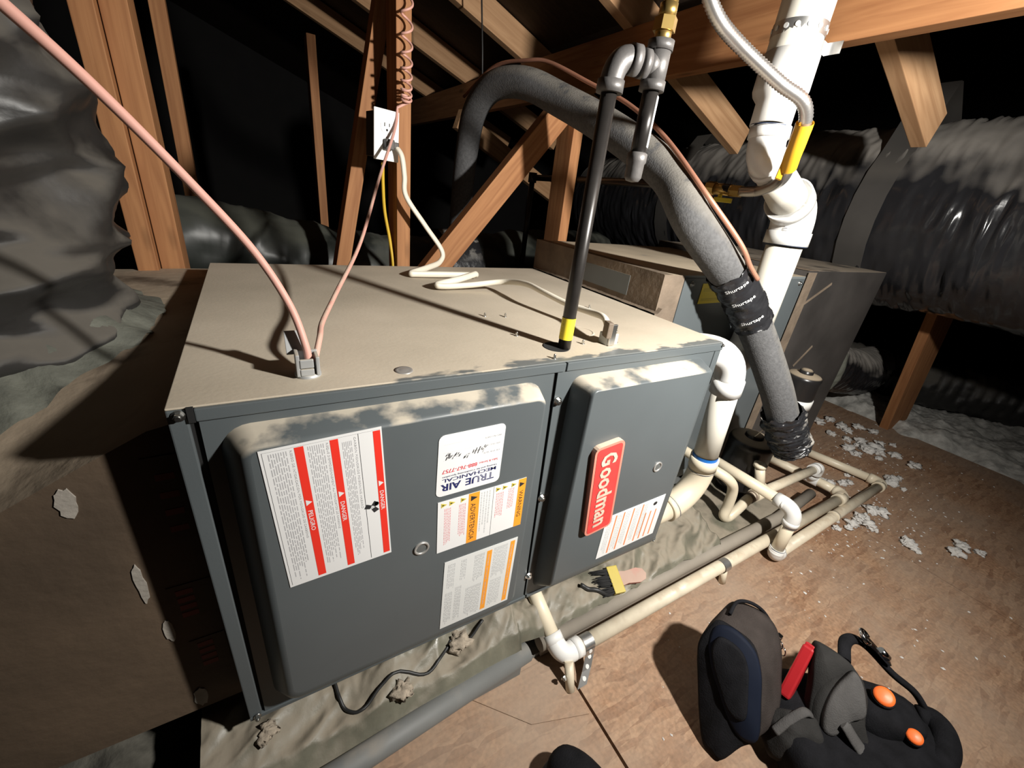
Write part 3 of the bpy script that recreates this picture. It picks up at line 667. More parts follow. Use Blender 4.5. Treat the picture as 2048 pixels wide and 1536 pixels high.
# mastic ring where the black duct sits
mb = MB(); vs = []; fs = []; n = 220
cx, cy = -0.345, 0.43
for j in range(n):
    a = 2*math.pi*j/n; w = 0.03*noise.noise(Vector((math.cos(a)*2, math.sin(a)*2, 3)))
    for k, (r, dz) in enumerate(((0.222, 0.050), (0.240, 0.036), (0.255+w*0.6, 0.016), (0.282+w, 0.002))):
        rr = r+0.010*noise.noise(Vector((math.cos(a)*9, math.sin(a)*9, k*3.1)))
        x = min(-0.005, cx+rr*math.cos(a)); y = cy+rr*math.sin(a)
        vs.append((x, y, (pt_top(x, max(0.06, y)))+dz+0.013*noise.noise(Vector((x*30, y*30, k)))))
for j in range(n):
    for k in range(3):
        a = j*4+k; b = ((j+1) % n)*4+k; fs.append([a, a+1, b+1, b])
mb.add(vs, fs, 0, True); plabel(mb.build('mastic_collar', MASTIC, P), 'grey-green mastic smeared round the duct collar')
# tape with faded red print along the seam, pale smears
for (x0, x1, z0, z1) in ((-0.045, -0.012, 0.47, 0.60), (-0.06, -0.012, 0.33, 0.40), (-0.055, -0.014, 0.22, 0.29)):
    mb = MB(); mb.box(x0, x1, 0.0590, 0.0598, z0, z1, 0, 0)
    for k in range(4):
        zz = z0+(z1-z0)*(0.15+0.2*k); mb.box(x0+0.008, x0+0.008+0.018, 0.0585, 0.0589, zz, zz+0.009, 0, 1)
    plabel(mb.build('seam_tape', [PLENUM_T, REDPRINT], P), 'brown foil tape with faded red print')
for (x, z, sx, sz, sd) in ((-0.112, 0.560, 0.009, 0.022, 1), (-0.080, 0.42, 0.005, 0.036, 2), (-0.070, 0.325, 0.006, 0.022, 3), (-0.062, 0.165, 0.009, 0.022, 5)):
    mb = MB(); n = 18; rnd = random.Random(sd)
    pts = [(x+sx*math.cos(a)*rnd.uniform(0.75, 1.1), z+sz*math.sin(a)*rnd.uniform(0.8, 1.08)) for a in [2*math.pi*i/n for i in range(n)]]
    mb.prism(pts, (0, 0.0605, 0), X, Z, -Y, 0.0022); mb.build('mastic_smear', WHITEGLUE, P)

UNDER = mat('shade_dark_insulation', (0.10, 0.095, 0.08), rough=1.0, var=0.4, vscale=30, bump=1.0, bscale=50, spec=0.1)  # loose insulation with the shade below the plenum put into its colour
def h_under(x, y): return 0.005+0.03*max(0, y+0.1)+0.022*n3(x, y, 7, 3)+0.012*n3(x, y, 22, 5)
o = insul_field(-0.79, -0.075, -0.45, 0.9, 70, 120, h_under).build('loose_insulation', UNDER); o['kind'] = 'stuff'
tag(o, 'shade-darkened loose insulation in the gap beneath the left plenum', 'insulation')

# ------------------------------------------------------------------ flexible ducts
def flexduct(path, R, ridge, pitch, wr, seed, n=56, fold=0.0, step=0.010, pleat=0.0):
    P_ = smooth(path, 24); L = [0.0]
    for i in range(1, len(P_)): L.append(L[-1]+(P_[i]-P_[i-1]).length)
    K = int(L[-1]/step); pts = []; j = 0
    for i in range(K+1):
        d = L[-1]*i/K
        while j < len(L)-2 and L[j+1] < d: j += 1
        t = (d-L[j])/max(1e-9, L[j+1]-L[j]); pts.append(P_[j].lerp(P_[j+1], t))
    t0 = (pts[1]-pts[0]).normalized(); up = Z if abs(t0.z) < 0.9 else X
    u = t0.cross(up).normalized(); vs = []; fs = []
    for i, p in enumerate(pts):
        t = (pts[min(i+1, K)]-pts[max(i-1, 0)]).normalized(); u = (u-t*u.dot(t)).normalized(); w = t.cross(u)
        d = L[-1]*i/K
        for k in range(n):
            a = 2*math.pi*k/n
            rr = R+ridge*abs(math.sin(math.pi*d/pitch))**0.7
            q = Vector((math.cos(a)*1.6, math.sin(a)*1.6, d*9+seed*7)); q2 = Vector((math.cos(a)*5, math.sin(a)*5, d*38+seed))
            q3 = Vector((math.cos(a)*1.1, math.sin(a)*1.1, d*3+seed*3))
            rr += wr*(1.0*noise.noise(q3)+0.9*(1-2*abs(noise.noise(q)))*0.6+0.35*noise.noise(q2))
            if pleat:
                m_ = max(0.0, 0.35+1.3*noise.noise(Vector((math.cos(a)*2.2, math.sin(a)*2.2, d*3.5+9))))
                rr += pleat*m_*(1-2.2*abs(noise.noise(Vector((math.cos(a)*1.7+seed, math.sin(a)*1.7, d*26)))))+0.45*pleat*m_*(1-2.2*abs(noise.noise(Vector((math.cos(a)*3.5, math.sin(a)*3.5+seed, d*60)))))
            if fold: rr += fold*(0.55-1.6*abs(noise.noise(Vector((math.cos(a)*0.9, math.sin(a)*0.9, d*10.5+0.5*math.sin(a*2)+seed)))))+0.4*fold*(0.5-1.6*abs(noise.noise(Vector((math.cos(a)*1.8, math.sin(a)*1.8, d*22+seed*2)))))
            v = p+(u*math.cos(a)+w*math.sin(a))*rr
            vs.append(v)
    for i in range(K):
        for k in range(n):
            a = i*n+k; b = i*n+(k+1) % n; fs.append([a, b, b+n, a+n])
    return MB().add(vs, fs, 0, True)
D = thing('flexible_duct', 'big black wrinkled duct rising at the far left from the plenum', 'duct', (-0.345, 0.43, 0.60))
flexduct([(-0.345, 0.43, 0.60), (-0.330, 0.43, 0.74), (-0.322, 0.45, 0.95), (-0.350, 0.46, 1.15), (-0.41, 0.48, 1.45), (-0.5, 0.5, 1.75)], 0.216, 0.0, 0.085, 0.022, 3, n=120, fold=0.046, step=0.006).build('jacket', DUCTDUST, D)
mb = MB(); ring = [(-0.345+0.222*math.cos(a), 0.43+0.222*math.sin(a), 0.655+0.004*math.sin(7*a)) for a in [2*math.pi*i/40 for i in range(41)]]
mb.tube(ring, 0.006, 8, cap=False); mb.build('collar_strap', TAPE, D)

D = thing('flexible_duct', 'low dark duct lying in the insulation behind the furnace', 'duct', (0.4, 1.2, 0.45))
flexduct([(-0.5, 1.15, 0.62), (-0.1, 1.18, 0.66), (0.12, 1.20, 0.62), (0.45, 1.20, 0.575), (0.85, 1.20, 0.59), (1.3, 1.3, 0.62), (1.9, 1.6, 0.6)], 0.125, 0.012, 0.17, 0.014, 5, n=52, step=0.012).build('jacket', DUCTGRN, D)
mb = MB(); mb.tube([(0.73, 1.2, 0.585), (0.87, 1.2, 0.593)], 0.158, 40, cap=False); mb.build('tape_band', TAPE, D)
for x in (-0.2, 0.5, 1.2): MB().box(x-0.03, x+0.03, 1.14, 1.26, 0.06, 0.47).build('support_block', WOOD_O, D)

D = thing('flexible_duct', 'large black plastic-jacketed duct hung across the right side', 'duct', (2.4, 0.3, 0.66))
flexduct([(2.42, -1.0, 1.0), (2.41, -0.5, 0.995), (2.40, 0.0, 0.99), (2.385, 0.42, 0.985), (2.42, 1.0, 0.965), (2.50, 1.75, 0.935), (2.6, 2.3, 0.92)], 0.326, 0.0, 0.055, 0.012, 8, n=130, pleat=0.009, step=0.006).build('jacket', DUCTBLK, D)
def strapband(c, ax, R, top, w, mi_mats, par, name='hanger_strap'):
    c = Vector(c); ax = Vector(ax).normalized(); sdir = ax.cross(Z).normalized(); mb = MB(); pts = []
    for i in range(25):
        a = math.radians(200-220*i/24); pts.append(c+sdir*math.cos(a)*R*-1+Z*math.sin(a)*R*-1)
    pts = [Vector(top)+ax*0.0]+[c+sdir*(-R)*math.cos(a)+Z*R*math.sin(a) for a in [math.radians(38-14*i) for i in range(18)]]+[Vector(top)+sdir*0.01]
    vs = []; fs = []
    for p in pts: vs += [p-ax*w/2, p+ax*w/2]
    for i in range(len(pts)-1): fs.append([2*i, 2*i+1, 2*i+3, 2*i+2])
    mb.add(vs, fs, 0, True); return mb.build(name, mi_mats, par)
STRAPM = mat('grey_duct_strap', (0.060, 0.056, 0.052), rough=0.5, dust=0.3, dedge=0.25, dustcol=(0.17, 0.15, 0.125))
strapband((2.39, 0.33, 0.987), (0.0, 1, -0.02), 0.345, (2.14, 0.30, 1.40), 0.10, STRAPM, D)
strapband((2.46, 1.30, 0.952), (0.1, 1, -0.05), 0.345, (2.25, 1.28, 1.30), 0.10, STRAPM, D)

D = thing('flexible_duct', 'short black duct stub sagging from the dark plenum beside the orange brace', 'duct', (2.7, 0.4, 0.1))
flexduct([(2.12, 0.52, 0.42), (2.4, 0.47, 0.35), (2.65, 0.42, 0.255), (2.95, 0.40, 0.20), (3.25, 0.42, 0.18)], 0.118, 0.006, 0.04, 0.012, 11, n=52).build('jacket', DUCTBLK, D)
D = thing('flexible_duct', 'low black duct resting on loose insulation at the far right', 'duct', (3.6, 0.0, 0.03))
flexduct([(3.20, 0.62, 0.15), (3.42, 0.25, 0.16), (3.66, -0.12, 0.15), (3.95, -0.6, 0.14), (4.1, -1.0, 0.14)], 0.125, 0.008, 0.05, 0.02, 14, n=52).build('jacket', DUCTDUST, D)

# ------------------------------------------------------------------ coil cabinet and supply plenum
CB = thing('coil_cabinet', 'grey evaporator coil cabinet with dusty top behind the insulated line', 'cabinet', (1.22, 0.46, 0.06))
mb = MB(); mb.box(0.900, 1.545, 0.20, 0.74, 0.10, 0.777, 0.002); mb.build('cabinet_box', COILGREY, CB)
mb = MB(); mb.box(0.975, 1.535, 0.1965, 0.201, 0.13, 0.770, 0.0015)
plabel(mb.build('access_panel', ENAMEL, CB), 'grey front access panel')
for x, z in ((1.004, 0.757), (1.513, 0.757), (1.505, 0.16), (1.01, 0.16)): hexscrew((x, 0.1965, z), -Y, 0.005, CB)
mb = MB()
mb.box(0.8985, 0.9, 0.199, 0.741, 0.688, 0.779); mb.box(0.8985, 0.972, 0.1970, 0.1985, 0.60, 0.7775); mb.box(0.899, 0.93, 0.198, 0.741, 0.7765, 0.7785)
plabel(mb.build('seam_tape', TANTAPE, CB), 'brown dusty tape sealing the left side')
mb = MB(); mb.box(0.8978, 0.8988, 0.30, 0.50, 0.705, 0.755); plabel(mb.build('bare_strip', COILGREY, CB), 'bare grey strip between tape edges')
mb = MB(); vs = []; fs = []; k = 40
for i in range(k+1):
    y = 0.185+0.55*i/k; w = 0.016+0.005*n3(y, 3, 30)
    for q in range(4): vs.append((0.905-w*q/3*1.0, y, 0.687+(0.014 if q == 0 else 0.006 if q == 1 else 0.002)+0.002*n3(y, q, 60)))
for i in range(k):
    for q in range(3): a = i*4+q; fs.append([a, a+1, a+5, a+4])
mb.add(vs, fs, 0, True); mb.build('mastic_bead', TANTAPE, CB)
lb = Label((1.047, 0.1960, 0.706), X, Z, -Y, 0.10, 0.052, [YELLOW, BLACKINK, MUSTARD]); lb.B = Vector((0.0, 0, 1)); lb.A = Vector((1, 0, 0.02)).normalized()
lb.plate(); lb.fine(0.08, 0.92, 0.62, 0.80, 3, 2, seed=2); lb.fine(0.08, 0.92, 0.15, 0.30, 2, 2, seed=3); lb.text('CAUTION', 0.35, 0.84, 0.09, 2, wid=0.3)
plabel(lb.build('yellow_label', CB), 'yellow caution label')
SP = thing('supply_plenum', 'dark dusty metal plenum box to the right of the coil cabinet', 'plenum', (1.84, 0.47, 0.0))
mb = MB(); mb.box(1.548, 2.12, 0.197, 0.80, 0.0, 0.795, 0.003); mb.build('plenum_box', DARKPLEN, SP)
mb = MB(); mb.box(1.543, 1.592, 0.1945, 0.1962, 0.20, 0.79); mb.box(1.545, 1.60, 0.195, 0.80, 0.795, 0.7965)
for (x0, z0, x1, z1) in ((1.59, 0.69, 1.72, 0.755), (1.70, 0.46, 1.78, 0.53)):
    mb.obox(((x0+x1)/2, 0.196, (z0+z1)/2), (Vector((x1-x0, 0, z1-z0)).normalized(), Y, Vector((-(z1-z0), 0, x1-x0)).normalized()), (math.hypot(x1-x0, z1-z0)/2, 0.0008, 0.004))
plabel(mb.build('seam_tape', TANTAPE, SP), 'tan tape along the joint with the cabinet')
mb = flexduct([(2.12, 0.26, 0.50), (2.15, 0.24, 0.42), (2.16, 0.24, 0.34), (2.14, 0.26, 0.28)], 0.032, 0.002, 0.03, 0.016, 21, n=24); plabel(mb.build('insulation_wrap', MASTIC, SP), 'pale insulation bulging at the corner')

# ------------------------------------------------------------------ canisters on the coil front
def canister(c, r, h, label, white):
    t = thing('canister', label, 'canister', c); c = Vector(c)
    mb = MB(); mb.lathe(c, Z, [(0.0, 0.0), (0.0, r*0.96), (h*0.06, r), (h*0.82, r), (h*0.9, r*1.03), (h*0.97, r*0.98), (h, r*0.9), (h+0.004, r*0.4), (h+0.006, 0)], 40); mb.build('body', CANDUST, t)
    mb = MB(); mb.lathe(c+Z*(h+0.003), Z, [(0, r*0.42), (0.010, r*0.40), (0.016, r*0.25), (0.017, 0)], 28); mb.build('cap_knob', CANDUST, t)
    if white:
        mb = MB(); mb.lathe(c, Z, [(-0.002, r*0.9), (-0.002, r*1.05), (h*0.27, r*1.05), (h*0.27, r*0.98)], 40); plabel(mb.build('base_ring', PVC_W, t), 'white base ring')
    return t
t = canister((1.665, 0.135, 0.345), 0.052, 0.115, 'small black canister with dusty lid and white base ring', True)
mb = MB(); mb.cyl((1.665, 0.135, 0.37), (1.665, 0.198, 0.37), 0.014); mb.build('mounting_stub', PVC_D, t)
t = canister((1.452, 0.118, 0.075), 0.070, 0.185, 'larger black canister with dusty lid below the insulated line', False)
mb = MB(); mb.tube(smooth([(1.455, 0.12, 0.262), (1.40, 0.09, 0.30), (1.41, 0.07, 0.35), (1.46, 0.05, 0.38)], 6), 0.0016, 6); mb.build('wire', WHITECBL, t)
mb = MB(); mb.box(1.41, 1.50, 0.08, 0.16, 0.0, 0.078); mb.build('foot', DARK, t)

# ------------------------------------------------------------------ refrigerant lines
path = [(1.396, -0.010, 0.322), (1.372, -0.004, 0.352), (1.325, 0.014, 0.42), (1.262, 0.041, 0.519), (1.177, 0.09, 0.651), (1.064, 0.125, 0.771), (0.955, 0.169, 0.892),
        (0.915, 0.275, 0.985), (0.896, 0.45, 1.070), (0.870, 0.67, 1.152), (0.83, 0.811, 1.200), (0.798, 0.95, 1.200), (0.792, 1.06, 1.140), (0.803, 1.13, 1.03), (0.815, 1.18, 0.88), (0.82, 1.2, 0.72)]
path[6] = (0.918, 0.172, 0.893)
IL = thing('insulated_line', 'grey foam-insulated refrigerant pipe arching from roof to coil, bandaged with black tape', 'pipe', (1.375, -0.005, 0.22))
pl = smooth(path, 8)
MB().tube(pl, 0.041, 28).build('foam_sleeve', FOAM, IL)
def wrap(i0, i1, r, seed, name, m=TAPE, amp=0.005):
    mb = MB(); seg = pl[i0:i1+1]; k = len(seg); vs = []; n = 36; fs = []
    t0 = (seg[1]-seg[0]).normalized(); u = t0.cross(Z).normalized()
    fine = []
    for i in range(k-1):
        for q in range(6): fine.append(seg[i].lerp(seg[i+1], q/6))
    fine.append(seg[-1]); k = len(fine)
    for i, p in enumerate(fine):
        t = (fine[min(i+1, k-1)]-fine[max(i-1, 0)]).normalized(); u = (u-t*u.dot(t)).normalized(); w = t.cross(u)
        for j in range(n):
            a = 2*math.pi*j/n
            rr = r+amp*noise.noise(Vector((math.cos(a)*1.6, math.sin(a)*1.6, i*0.16+seed)))+0.6*amp*(1-2*abs(noise.noise(Vector((math.cos(a)*3, math.sin(a)*3, i*0.33+seed+5)))))
            e = 0.02*noise.noise(Vector((math.cos(a)*2.3, math.sin(a)*2.3, seed*3.3))) if i in (0, k-1) else 0
            vs.append(p+t*e+(u*math.cos(a)+w*math.sin(a))*rr)
    for i in range(k-1):
        for j in range(n): a = i*n+j; b = i*n+(j+1) % n; fs.append([a, b, b+n, a+n])
    mb.add(vs, fs, 0, True); return mb.build(name, m, IL)
w1 = wrap(34, 42, 0.0440, 3, 'tape_wrap', amp=0.0055); plabel(w1, 'black printed tape wrapped round the middle')
w2 = wrap(0, 18, 0.0485, 8, 'tape_wrap', amp=0.010); plabel(w2, 'ragged black tape bandage at the lower end')
# printed words on the tape
for k_, (idx, roll) in enumerate(((36, 0.1), (39, 0.0), (41, -0.1))):
    p = pl[idx]; t = (pl[idx+1]-pl[idx-1]).normalized(); tocam = (eye-p); nn = (tocam-t*tocam.dot(t)).normalized(); side = t.cross(nn).normalized()
    if side.dot(right) < 0: side = -side
    upv = nn.cross(side)
    lbw = 0.052
    vs, fs = text_polys('Shurtape', 1.0, 0.01); x0 = min(v[0] for v in vs); x1 = max(v[0] for v in vs); kx = lbw/(x1-x0); ky = 0.013
    mb = MB(); pts = []
    for v in vs:
        a = ((v[0]-x0)*kx-lbw/2)/0.047; hgt = v[1]*ky
        pts.append(p+(nn*math.cos(a)+side*math.sin(a))*0.0485+upv*(hgt-0.004+roll*0.02*a))
    mb.add(pts, fs, 0); mb.build('tape_print', PAPER, w1)
cp = smooth([(1.060, 0.075, 0.795), (1.030, 0.085, 0.822), (0.985, 0.098, 0.868), (0.905, 0.158, 0.955), (0.905, 0.30, 1.058), (0.912, 0.45, 1.135), (0.900, 0.595, 1.190), (0.872, 0.753, 1.250), (0.847, 0.84, 1.262), (0.82, 1.0, 1.262), (0.81, 1.2, 1.2)], 8)
o = MB().tube(cp, 0.0052, 12).build('copper_line', COPPER)
tag(o, 'thin bare copper pipe running along the back of the grey insulated line', 'pipe')

# ------------------------------------------------------------------ gas pipe with drip leg
G = thing('gas_pipe', 'black iron gas pipe with elbow, tee and drip leg standing in the furnace top', 'pipe', (0.515, 0.05, 0.60))
gx, gy = 0.517, 0.050; ge = Vector((gx, gy, 1.060))
MB().cyl((gx, gy, 0.60), (gx, gy, 1.045), 0.0107, 24).build('riser', BLACKIRON, G)
mb = MB()
tee = Vector((0.5745, 0.034, 1.0800))
dirh = Vector((tee.x-gx, tee.y-gy, 0)).normalized(); ctr = Vector((gx, gy, 1.0815))
mb.tube([Vector((gx, gy, 1.042)), Vector((gx, gy, 1.056))], 0.0175, 28); mb.tube(elbow((gx, gy, 1.050), ctr, ctr+dirh*0.022, 10), 0.0150, 26); mb.tube([ctr+dirh*0.020, ctr+dirh*0.032], 0.0172, 28)
mb.build('elbow', CASTIRON, G)
mb = MB(); mb.tube([ctr+dirh*0.028, tee], 0.0108, 20); mb.build('nipple', BLACKIRON, G)
mb = MB(); mb.tube([tee-Z*0.027, tee-Z*0.016], 0.0165, 28); mb.tube([tee-Z*0.020, tee+Z*0.020], 0.0148, 28); mb.tube([tee+Z*0.016, tee+Z*0.027], 0.0165, 28); mb.tube([tee-dirh*0.024, tee-dirh*0.014], 0.0165, 28); mb.tube([tee-dirh*0.018, tee], 0.0145, 24)
mb.build('tee', CASTIRON, G)
mb = MB(); mb.cyl(tee-Z*0.025, tee-Z*0.105, 0.0107, 24); o = mb.build('drip_leg', BLACKIRON, G)
mb = MB(); mb.box(0, 0.0006, -0.0045, 0.0045, -0.035, 0.035); 
tc_ = tee-Z*0.062; nd = Vector((0.55, -0.83, 0)).normalized(); sd = Vector((0.83, 0.55, 0))
mb = MB(); mb.obox(tc_+nd*0.0108, (sd, nd, Z), (0.0042, 0.0005, 0.030)); mb.build('white_sticker', PAPER, o)
cp_ = tee-Z*0.110
mb = MB(); mb.lathe(cp_, -Z, [(-0.012, 0.0100), (-0.010, 0.0138), (0.0, 0.0140), (0.003, 0.0122), (0.020, 0.0120), (0.025, 0.0090), (0.0265, 0.0)], 30); mb.build('cap', CASTIRON, G)
mb = MB(); mb.cyl(tee+Z*0.024, tee+Z*0.040, 0.0105, 20); mb.tube([tee+Z*0.036, tee+Z*0.050], 0.0145, 6, smooth=False); mb.cyl(tee+Z*0.050, tee+Z*0.064, 0.011, 20); mb.build('flare_fitting', BRASS, G)
mb = MB(); mb.tube([tee+Z*0.060+X*0.002, tee+Vector((0.006, 0.006, 0.12)), tee+Vector((0.02, 0.03, 0.46))], 0.009, 18); mb.build('supply_tail', BRASS, G)
mb = MB(); mb.tube([(gx, gy, 0.7035), (gx, gy, 0.7395)], 0.01125, 28, cap=False); o = mb.build('yellow_band', YELLOW, G); plabel(o, 'yellow printed band near the base')
mb = MB()
for row in (-0.9, 0.25):
    vs, fs = text_polys('1/2 in x 18 in', 1.0, 0.0); x1 = max(v[0] for v in vs)
    nn = Vector((eye.x-gx, eye.y-gy, 0)).normalized(); ss = nn.cross(Z); ss = -ss
    pts = []
    for v in vs:
        a = row+v[1]*0.42; pts.append(Vector((gx, gy, 0.7075+v[0]/x1*0.028))+(nn*math.cos(a)-ss.cross(Z).cross(Z)*0-ss*math.sin(a)*-1)*0.01145)
    mb.add(pts, fs, 0)
mb.build('band_print', MUSTARD, o)

# braided gas connector with its yellow tag and valve
fp = smooth([(0.66, 0.135, 1.50), (0.672, 0.13, 1.38), (0.690, 0.122, 1.285), (0.715, 0.115, 1.228), (0.729, 0.11, 1.205), (0.761, 0.102, 1.181), (0.819, 0.093, 1.161), (0.884, 0.058, 1.126), (0.923, 0.034, 1.107), (0.95, 0.032, 1.086), (0.966, 0.040, 1.06), (0.985, 0.052, 1.034), (1.030, 0.082, 0.995), (1.075, 0.15, 0.975), (1.095, 0.21, 0.972)], 60)
rs = [0.0098+0.0013*(i % 2) for i in range(len(fp))]
GC = thing('gas_connector', 'braided steel gas connector curling in front of the white vent pipe', 'hose', (1.095, 0.21, 0.95))
fp2 = [fp[0]]
for p in fp[1:]:
    if (p-fp2[-1]).length > 0.0024: fp2.append(p)
MB().tube(fp2, [0.0096+0.0015*(i % 2) for i in range(len(fp2))], 16).build('braided_hose', BRAID, GC)
i0 = min(range(len(fp2)), key=lambda i: (fp2[i]-Vector((0.957, 0.034, 1.080))).length); i1 = min(range(len(fp2)), key=lambda i: (fp2[i]-Vector((1.012, 0.070, 1.010))).length)
mb = MB(); mb.tube(fp2[i0:i1:4], 0.0145, 18, cap=False)
c0 = fp2[i0]; c1 = fp2[i1]; sv = -right*0.024
mb.add([c0+sv*0.3, c0+sv*0.4+fwd*0.001, c1+sv*0.75-Z*0.012, c1+sv*0.25-Z*0.016, c0+sv*0.3+fwd*0.003, c0+sv*0.4+fwd*0.004, c1+sv*0.75-Z*0.012+fwd*0.004, c1+sv*0.25-Z*0.016+fwd*0.004], [[0, 1, 2, 3], [4, 5, 6, 7], [0, 1, 5, 4], [1, 2, 6, 5], [2, 3, 7, 6], [3, 0, 4, 7]])
tagy = mb.build('yellow_tag', TAGYEL, GC); plabel(tagy, 'yellow wrap-around warning tag')
mb = MB(); ax_ = (c1-c0).normalized(); nn = (eye-(c0+c1)/2); nn = (nn-ax_*nn.dot(ax_)).normalized(); ss = ax_.cross(nn)
for k_, off in enumerate((-0.4, 0.35)):
    vs, fs = text_polys('WARNING', 1.0, 0.0); x1 = max(v[0] for v in vs)
    pts = [c0+(c1-c0)*(0.12+0.75*v[0]/x1)+(nn*math.cos(off+v[1]*0.45)+ss*math.sin(off+v[1]*0.45))*0.0152 for v in vs]
    mb.add(pts, fs, 0)
mb.build('tag_print', BLACKINK, tagy)
GV = thing('gas_supply_pipe', 'dark iron gas supply pipe with a brass valve running behind the insulated line', 'pipe', (1.08, 0.6, 0.60))
MB().tube([(1.088, 0.23, 0.975), (1.08, 0.45, 0.976), (1.052, 1.056, 0.968)], 0.0107, 16).build('pipe_run', BLACKIRON, GV)
mb = MB(); mb.tube([(1.052, 1.056, 0.968), (1.05, 1.058, 0.60)], 0.0107, 16); mb.build('pipe_drop', BLACKIRON, GV)
mb = MB(); mb.tube([(1.095, 0.205, 0.972), (1.093, 0.23, 0.972)], 0.014, 6, smooth=False); mb.tube([(1.093, 0.228, 0.973), (1.085, 0.27, 0.974)], 0.013, 18); mb.tube([(1.085, 0.268, 0.974), (1.083, 0.29, 0.975)], 0.015, 8, smooth=False); mb.build('valve_body', BRASS, GV)
mb = MB(); mb.obox((1.079, 0.235, 0.950), (Vector((0.4, -0.9, 0)).normalized(), Vector((0.9, 0.4, 0)).normalized(), Z), (0.020, 0.006, 0.005), 0.001); mb.cyl((1.085, 0.25, 0.95), (1.087, 0.25, 0.972), 0.005); mb.build('valve_handle', YELLOW, GV)
mb = MB(); mb.tube([(1.052, 1.056, 0.985), (1.052, 1.056, 0.95)], 0.016, 18); mb.build('elbow', BLACKIRON, GV)

# ------------------------------------------------------------------ white vent pipe
VP = thing('vent_pipe', 'tall white plastic vent pipe with two bends rising to the beam', 'pipe', (0.98, 0.03, 0.20))
rv = 0.0302
# riser beside the furnace
MB().tube([(1.040, 0.035, 0.335), (1.020, 0.035, 0.555)], rv, 32).build('lower_pipe', PVC, VP)
mb = MB(); mb.tube([(1.0195, 0.035, 0.535), (1.0165, 0.035, 0.572)], rv+0.0055, 32); mb.tube(elbow((1.0165, 0.035, 0.568), (1.010, 0.040, 0.648), (0.915, 0.085, 0.640), 14), rv+0.0035, 30); mb.build('upper_elbow', PVC_W, VP)
mb = MB(); mb.tube([(1.0425, 0.035, 0.312), (1.0395, 0.035, 0.345)], rv+0.005, 32); mb.tube(elbow((1.042, 0.035, 0.316), (1.050, 0.035, 0.225), (0.955, 0.035, 0.205), 14), rv+0.003, 30); mb.tube([(0.960, 0.035, 0.206), (0.940, 0.035, 0.202)], rv+0.005, 30); mb.build('lower_elbow', PVC_C, VP)
mb = MB(); mb.tube([(0.948, 0.035, 0.204), (0.875, 0.04, 0.192)], rv, 30); mb.build('inlet_pipe', PVC_C, VP)
mb = MB(); mb.tube([(1.0393, 0.035, 0.344), (1.0383, 0.035, 0.3545)], rv+0.0008, 32, cap=False); plabel(mb.build('primer_ring', BLUE, VP), 'bright blue primer ring')
mb = MB(); mb.tube([(1.0428, 0.035, 0.3085), (1.0425, 0.035, 0.3105)], rv+0.0054, 32, cap=False); mb.build('primer_ring', BLUEDARK, VP)
mb = MB(); mb.tube([(0.9600, 0.035, 0.206), (0.9585, 0.035, 0.2055)], rv+0.0056, 32, cap=False); mb.build('primer_ring', BLUEDARK, VP)
# tall pipe
V0 = Vector((1.259, 0.147, 0.61)); V1 = Vector((1.257, 0.148, 0.862)); Bd1 = Vector((1.257, 0.150, 0.942)); Bd2 = Vector((1.019, 0.131, 1.038)); V2 = Vector((1.014, 0.135, 1.105)); V3 = Vector((1.028, 0.146, 1.225)); V4 = Vector((1.040, 0.155, 1.60))
rl = 0.0415
MB().tube([V0, V1], rl, 32).build('tall_pipe', PVC, VP)
mb = MB(); mb.tube(elbow(V0+Z*0.02, V0-Z*0.055, V0+Vector((-0.07, 0.0, -0.055)), 10), rl+0.004, 30); mb.build('bottom_elbow', PVC_W, VP)
u12 = (Bd2-Bd1).normalized()
def bend45(a, c, b, name, m, rr):
    mb = MB(); a, b, c = Vector(a), Vector(b), Vector(c)
    mb.tube([a, a.lerp(c, 0.42)], rr+0.003, 32); mb.tube([a]+elbow(a.lerp(c, 0.45), c, c.lerp(b, 0.55), 8)+[b], rr, 32); mb.tube([c.lerp(b, 0.58), b], rr+0.003, 32); return mb.build(name, m, VP)
bend45(V1+Z*0.006, Bd1, Bd1+u12*0.072, 'bend', PVC_W, rl+0.0062)
MB().tube([Bd1+u12*0.055, Bd2-u12*0.035], [0.0405, 0.0335], 32).build('short_pipe', PVC, VP)
b2 = bend45(Bd2-u12*0.046, Bd2, Bd2+Vector((0.001, 0.004, 0.048)), 'bend', PVC_W, rv+0.0048)
mb = MB(); mb.tube([Bd2+Vector((0.001, 0.004, 0.040)), V2-Z*0.012], rv+0.0002, 32); mb.build('stub_pipe', PVC_W, VP)
for q, rq in ((V1+Z*0.0055, rl+0.0080), (V2-Z*0.018, rv+0.0065)):
    mb = MB(); mb.tube([q, q+Z*0.0015], rq, 32, cap=False); mb.build('primer_ring', BLUEDARK, VP)
mb = MB(); ax_ = (V3-V2).normalized(); mb.lathe(V2-ax_*0.018, ax_, [(0, 0.030), (0, 0.0370), (0.040, 0.0372), (0.052, 0.047), (0.060, 0.0495), (0.118, 0.0495), (0.118, 0.044)], 36); mb.build('reducer', PVC_W, VP)
MB().tube([V2+ax_*0.09, V3, V4], 0.0455, 36).build('upper_pipe', PVC, VP)
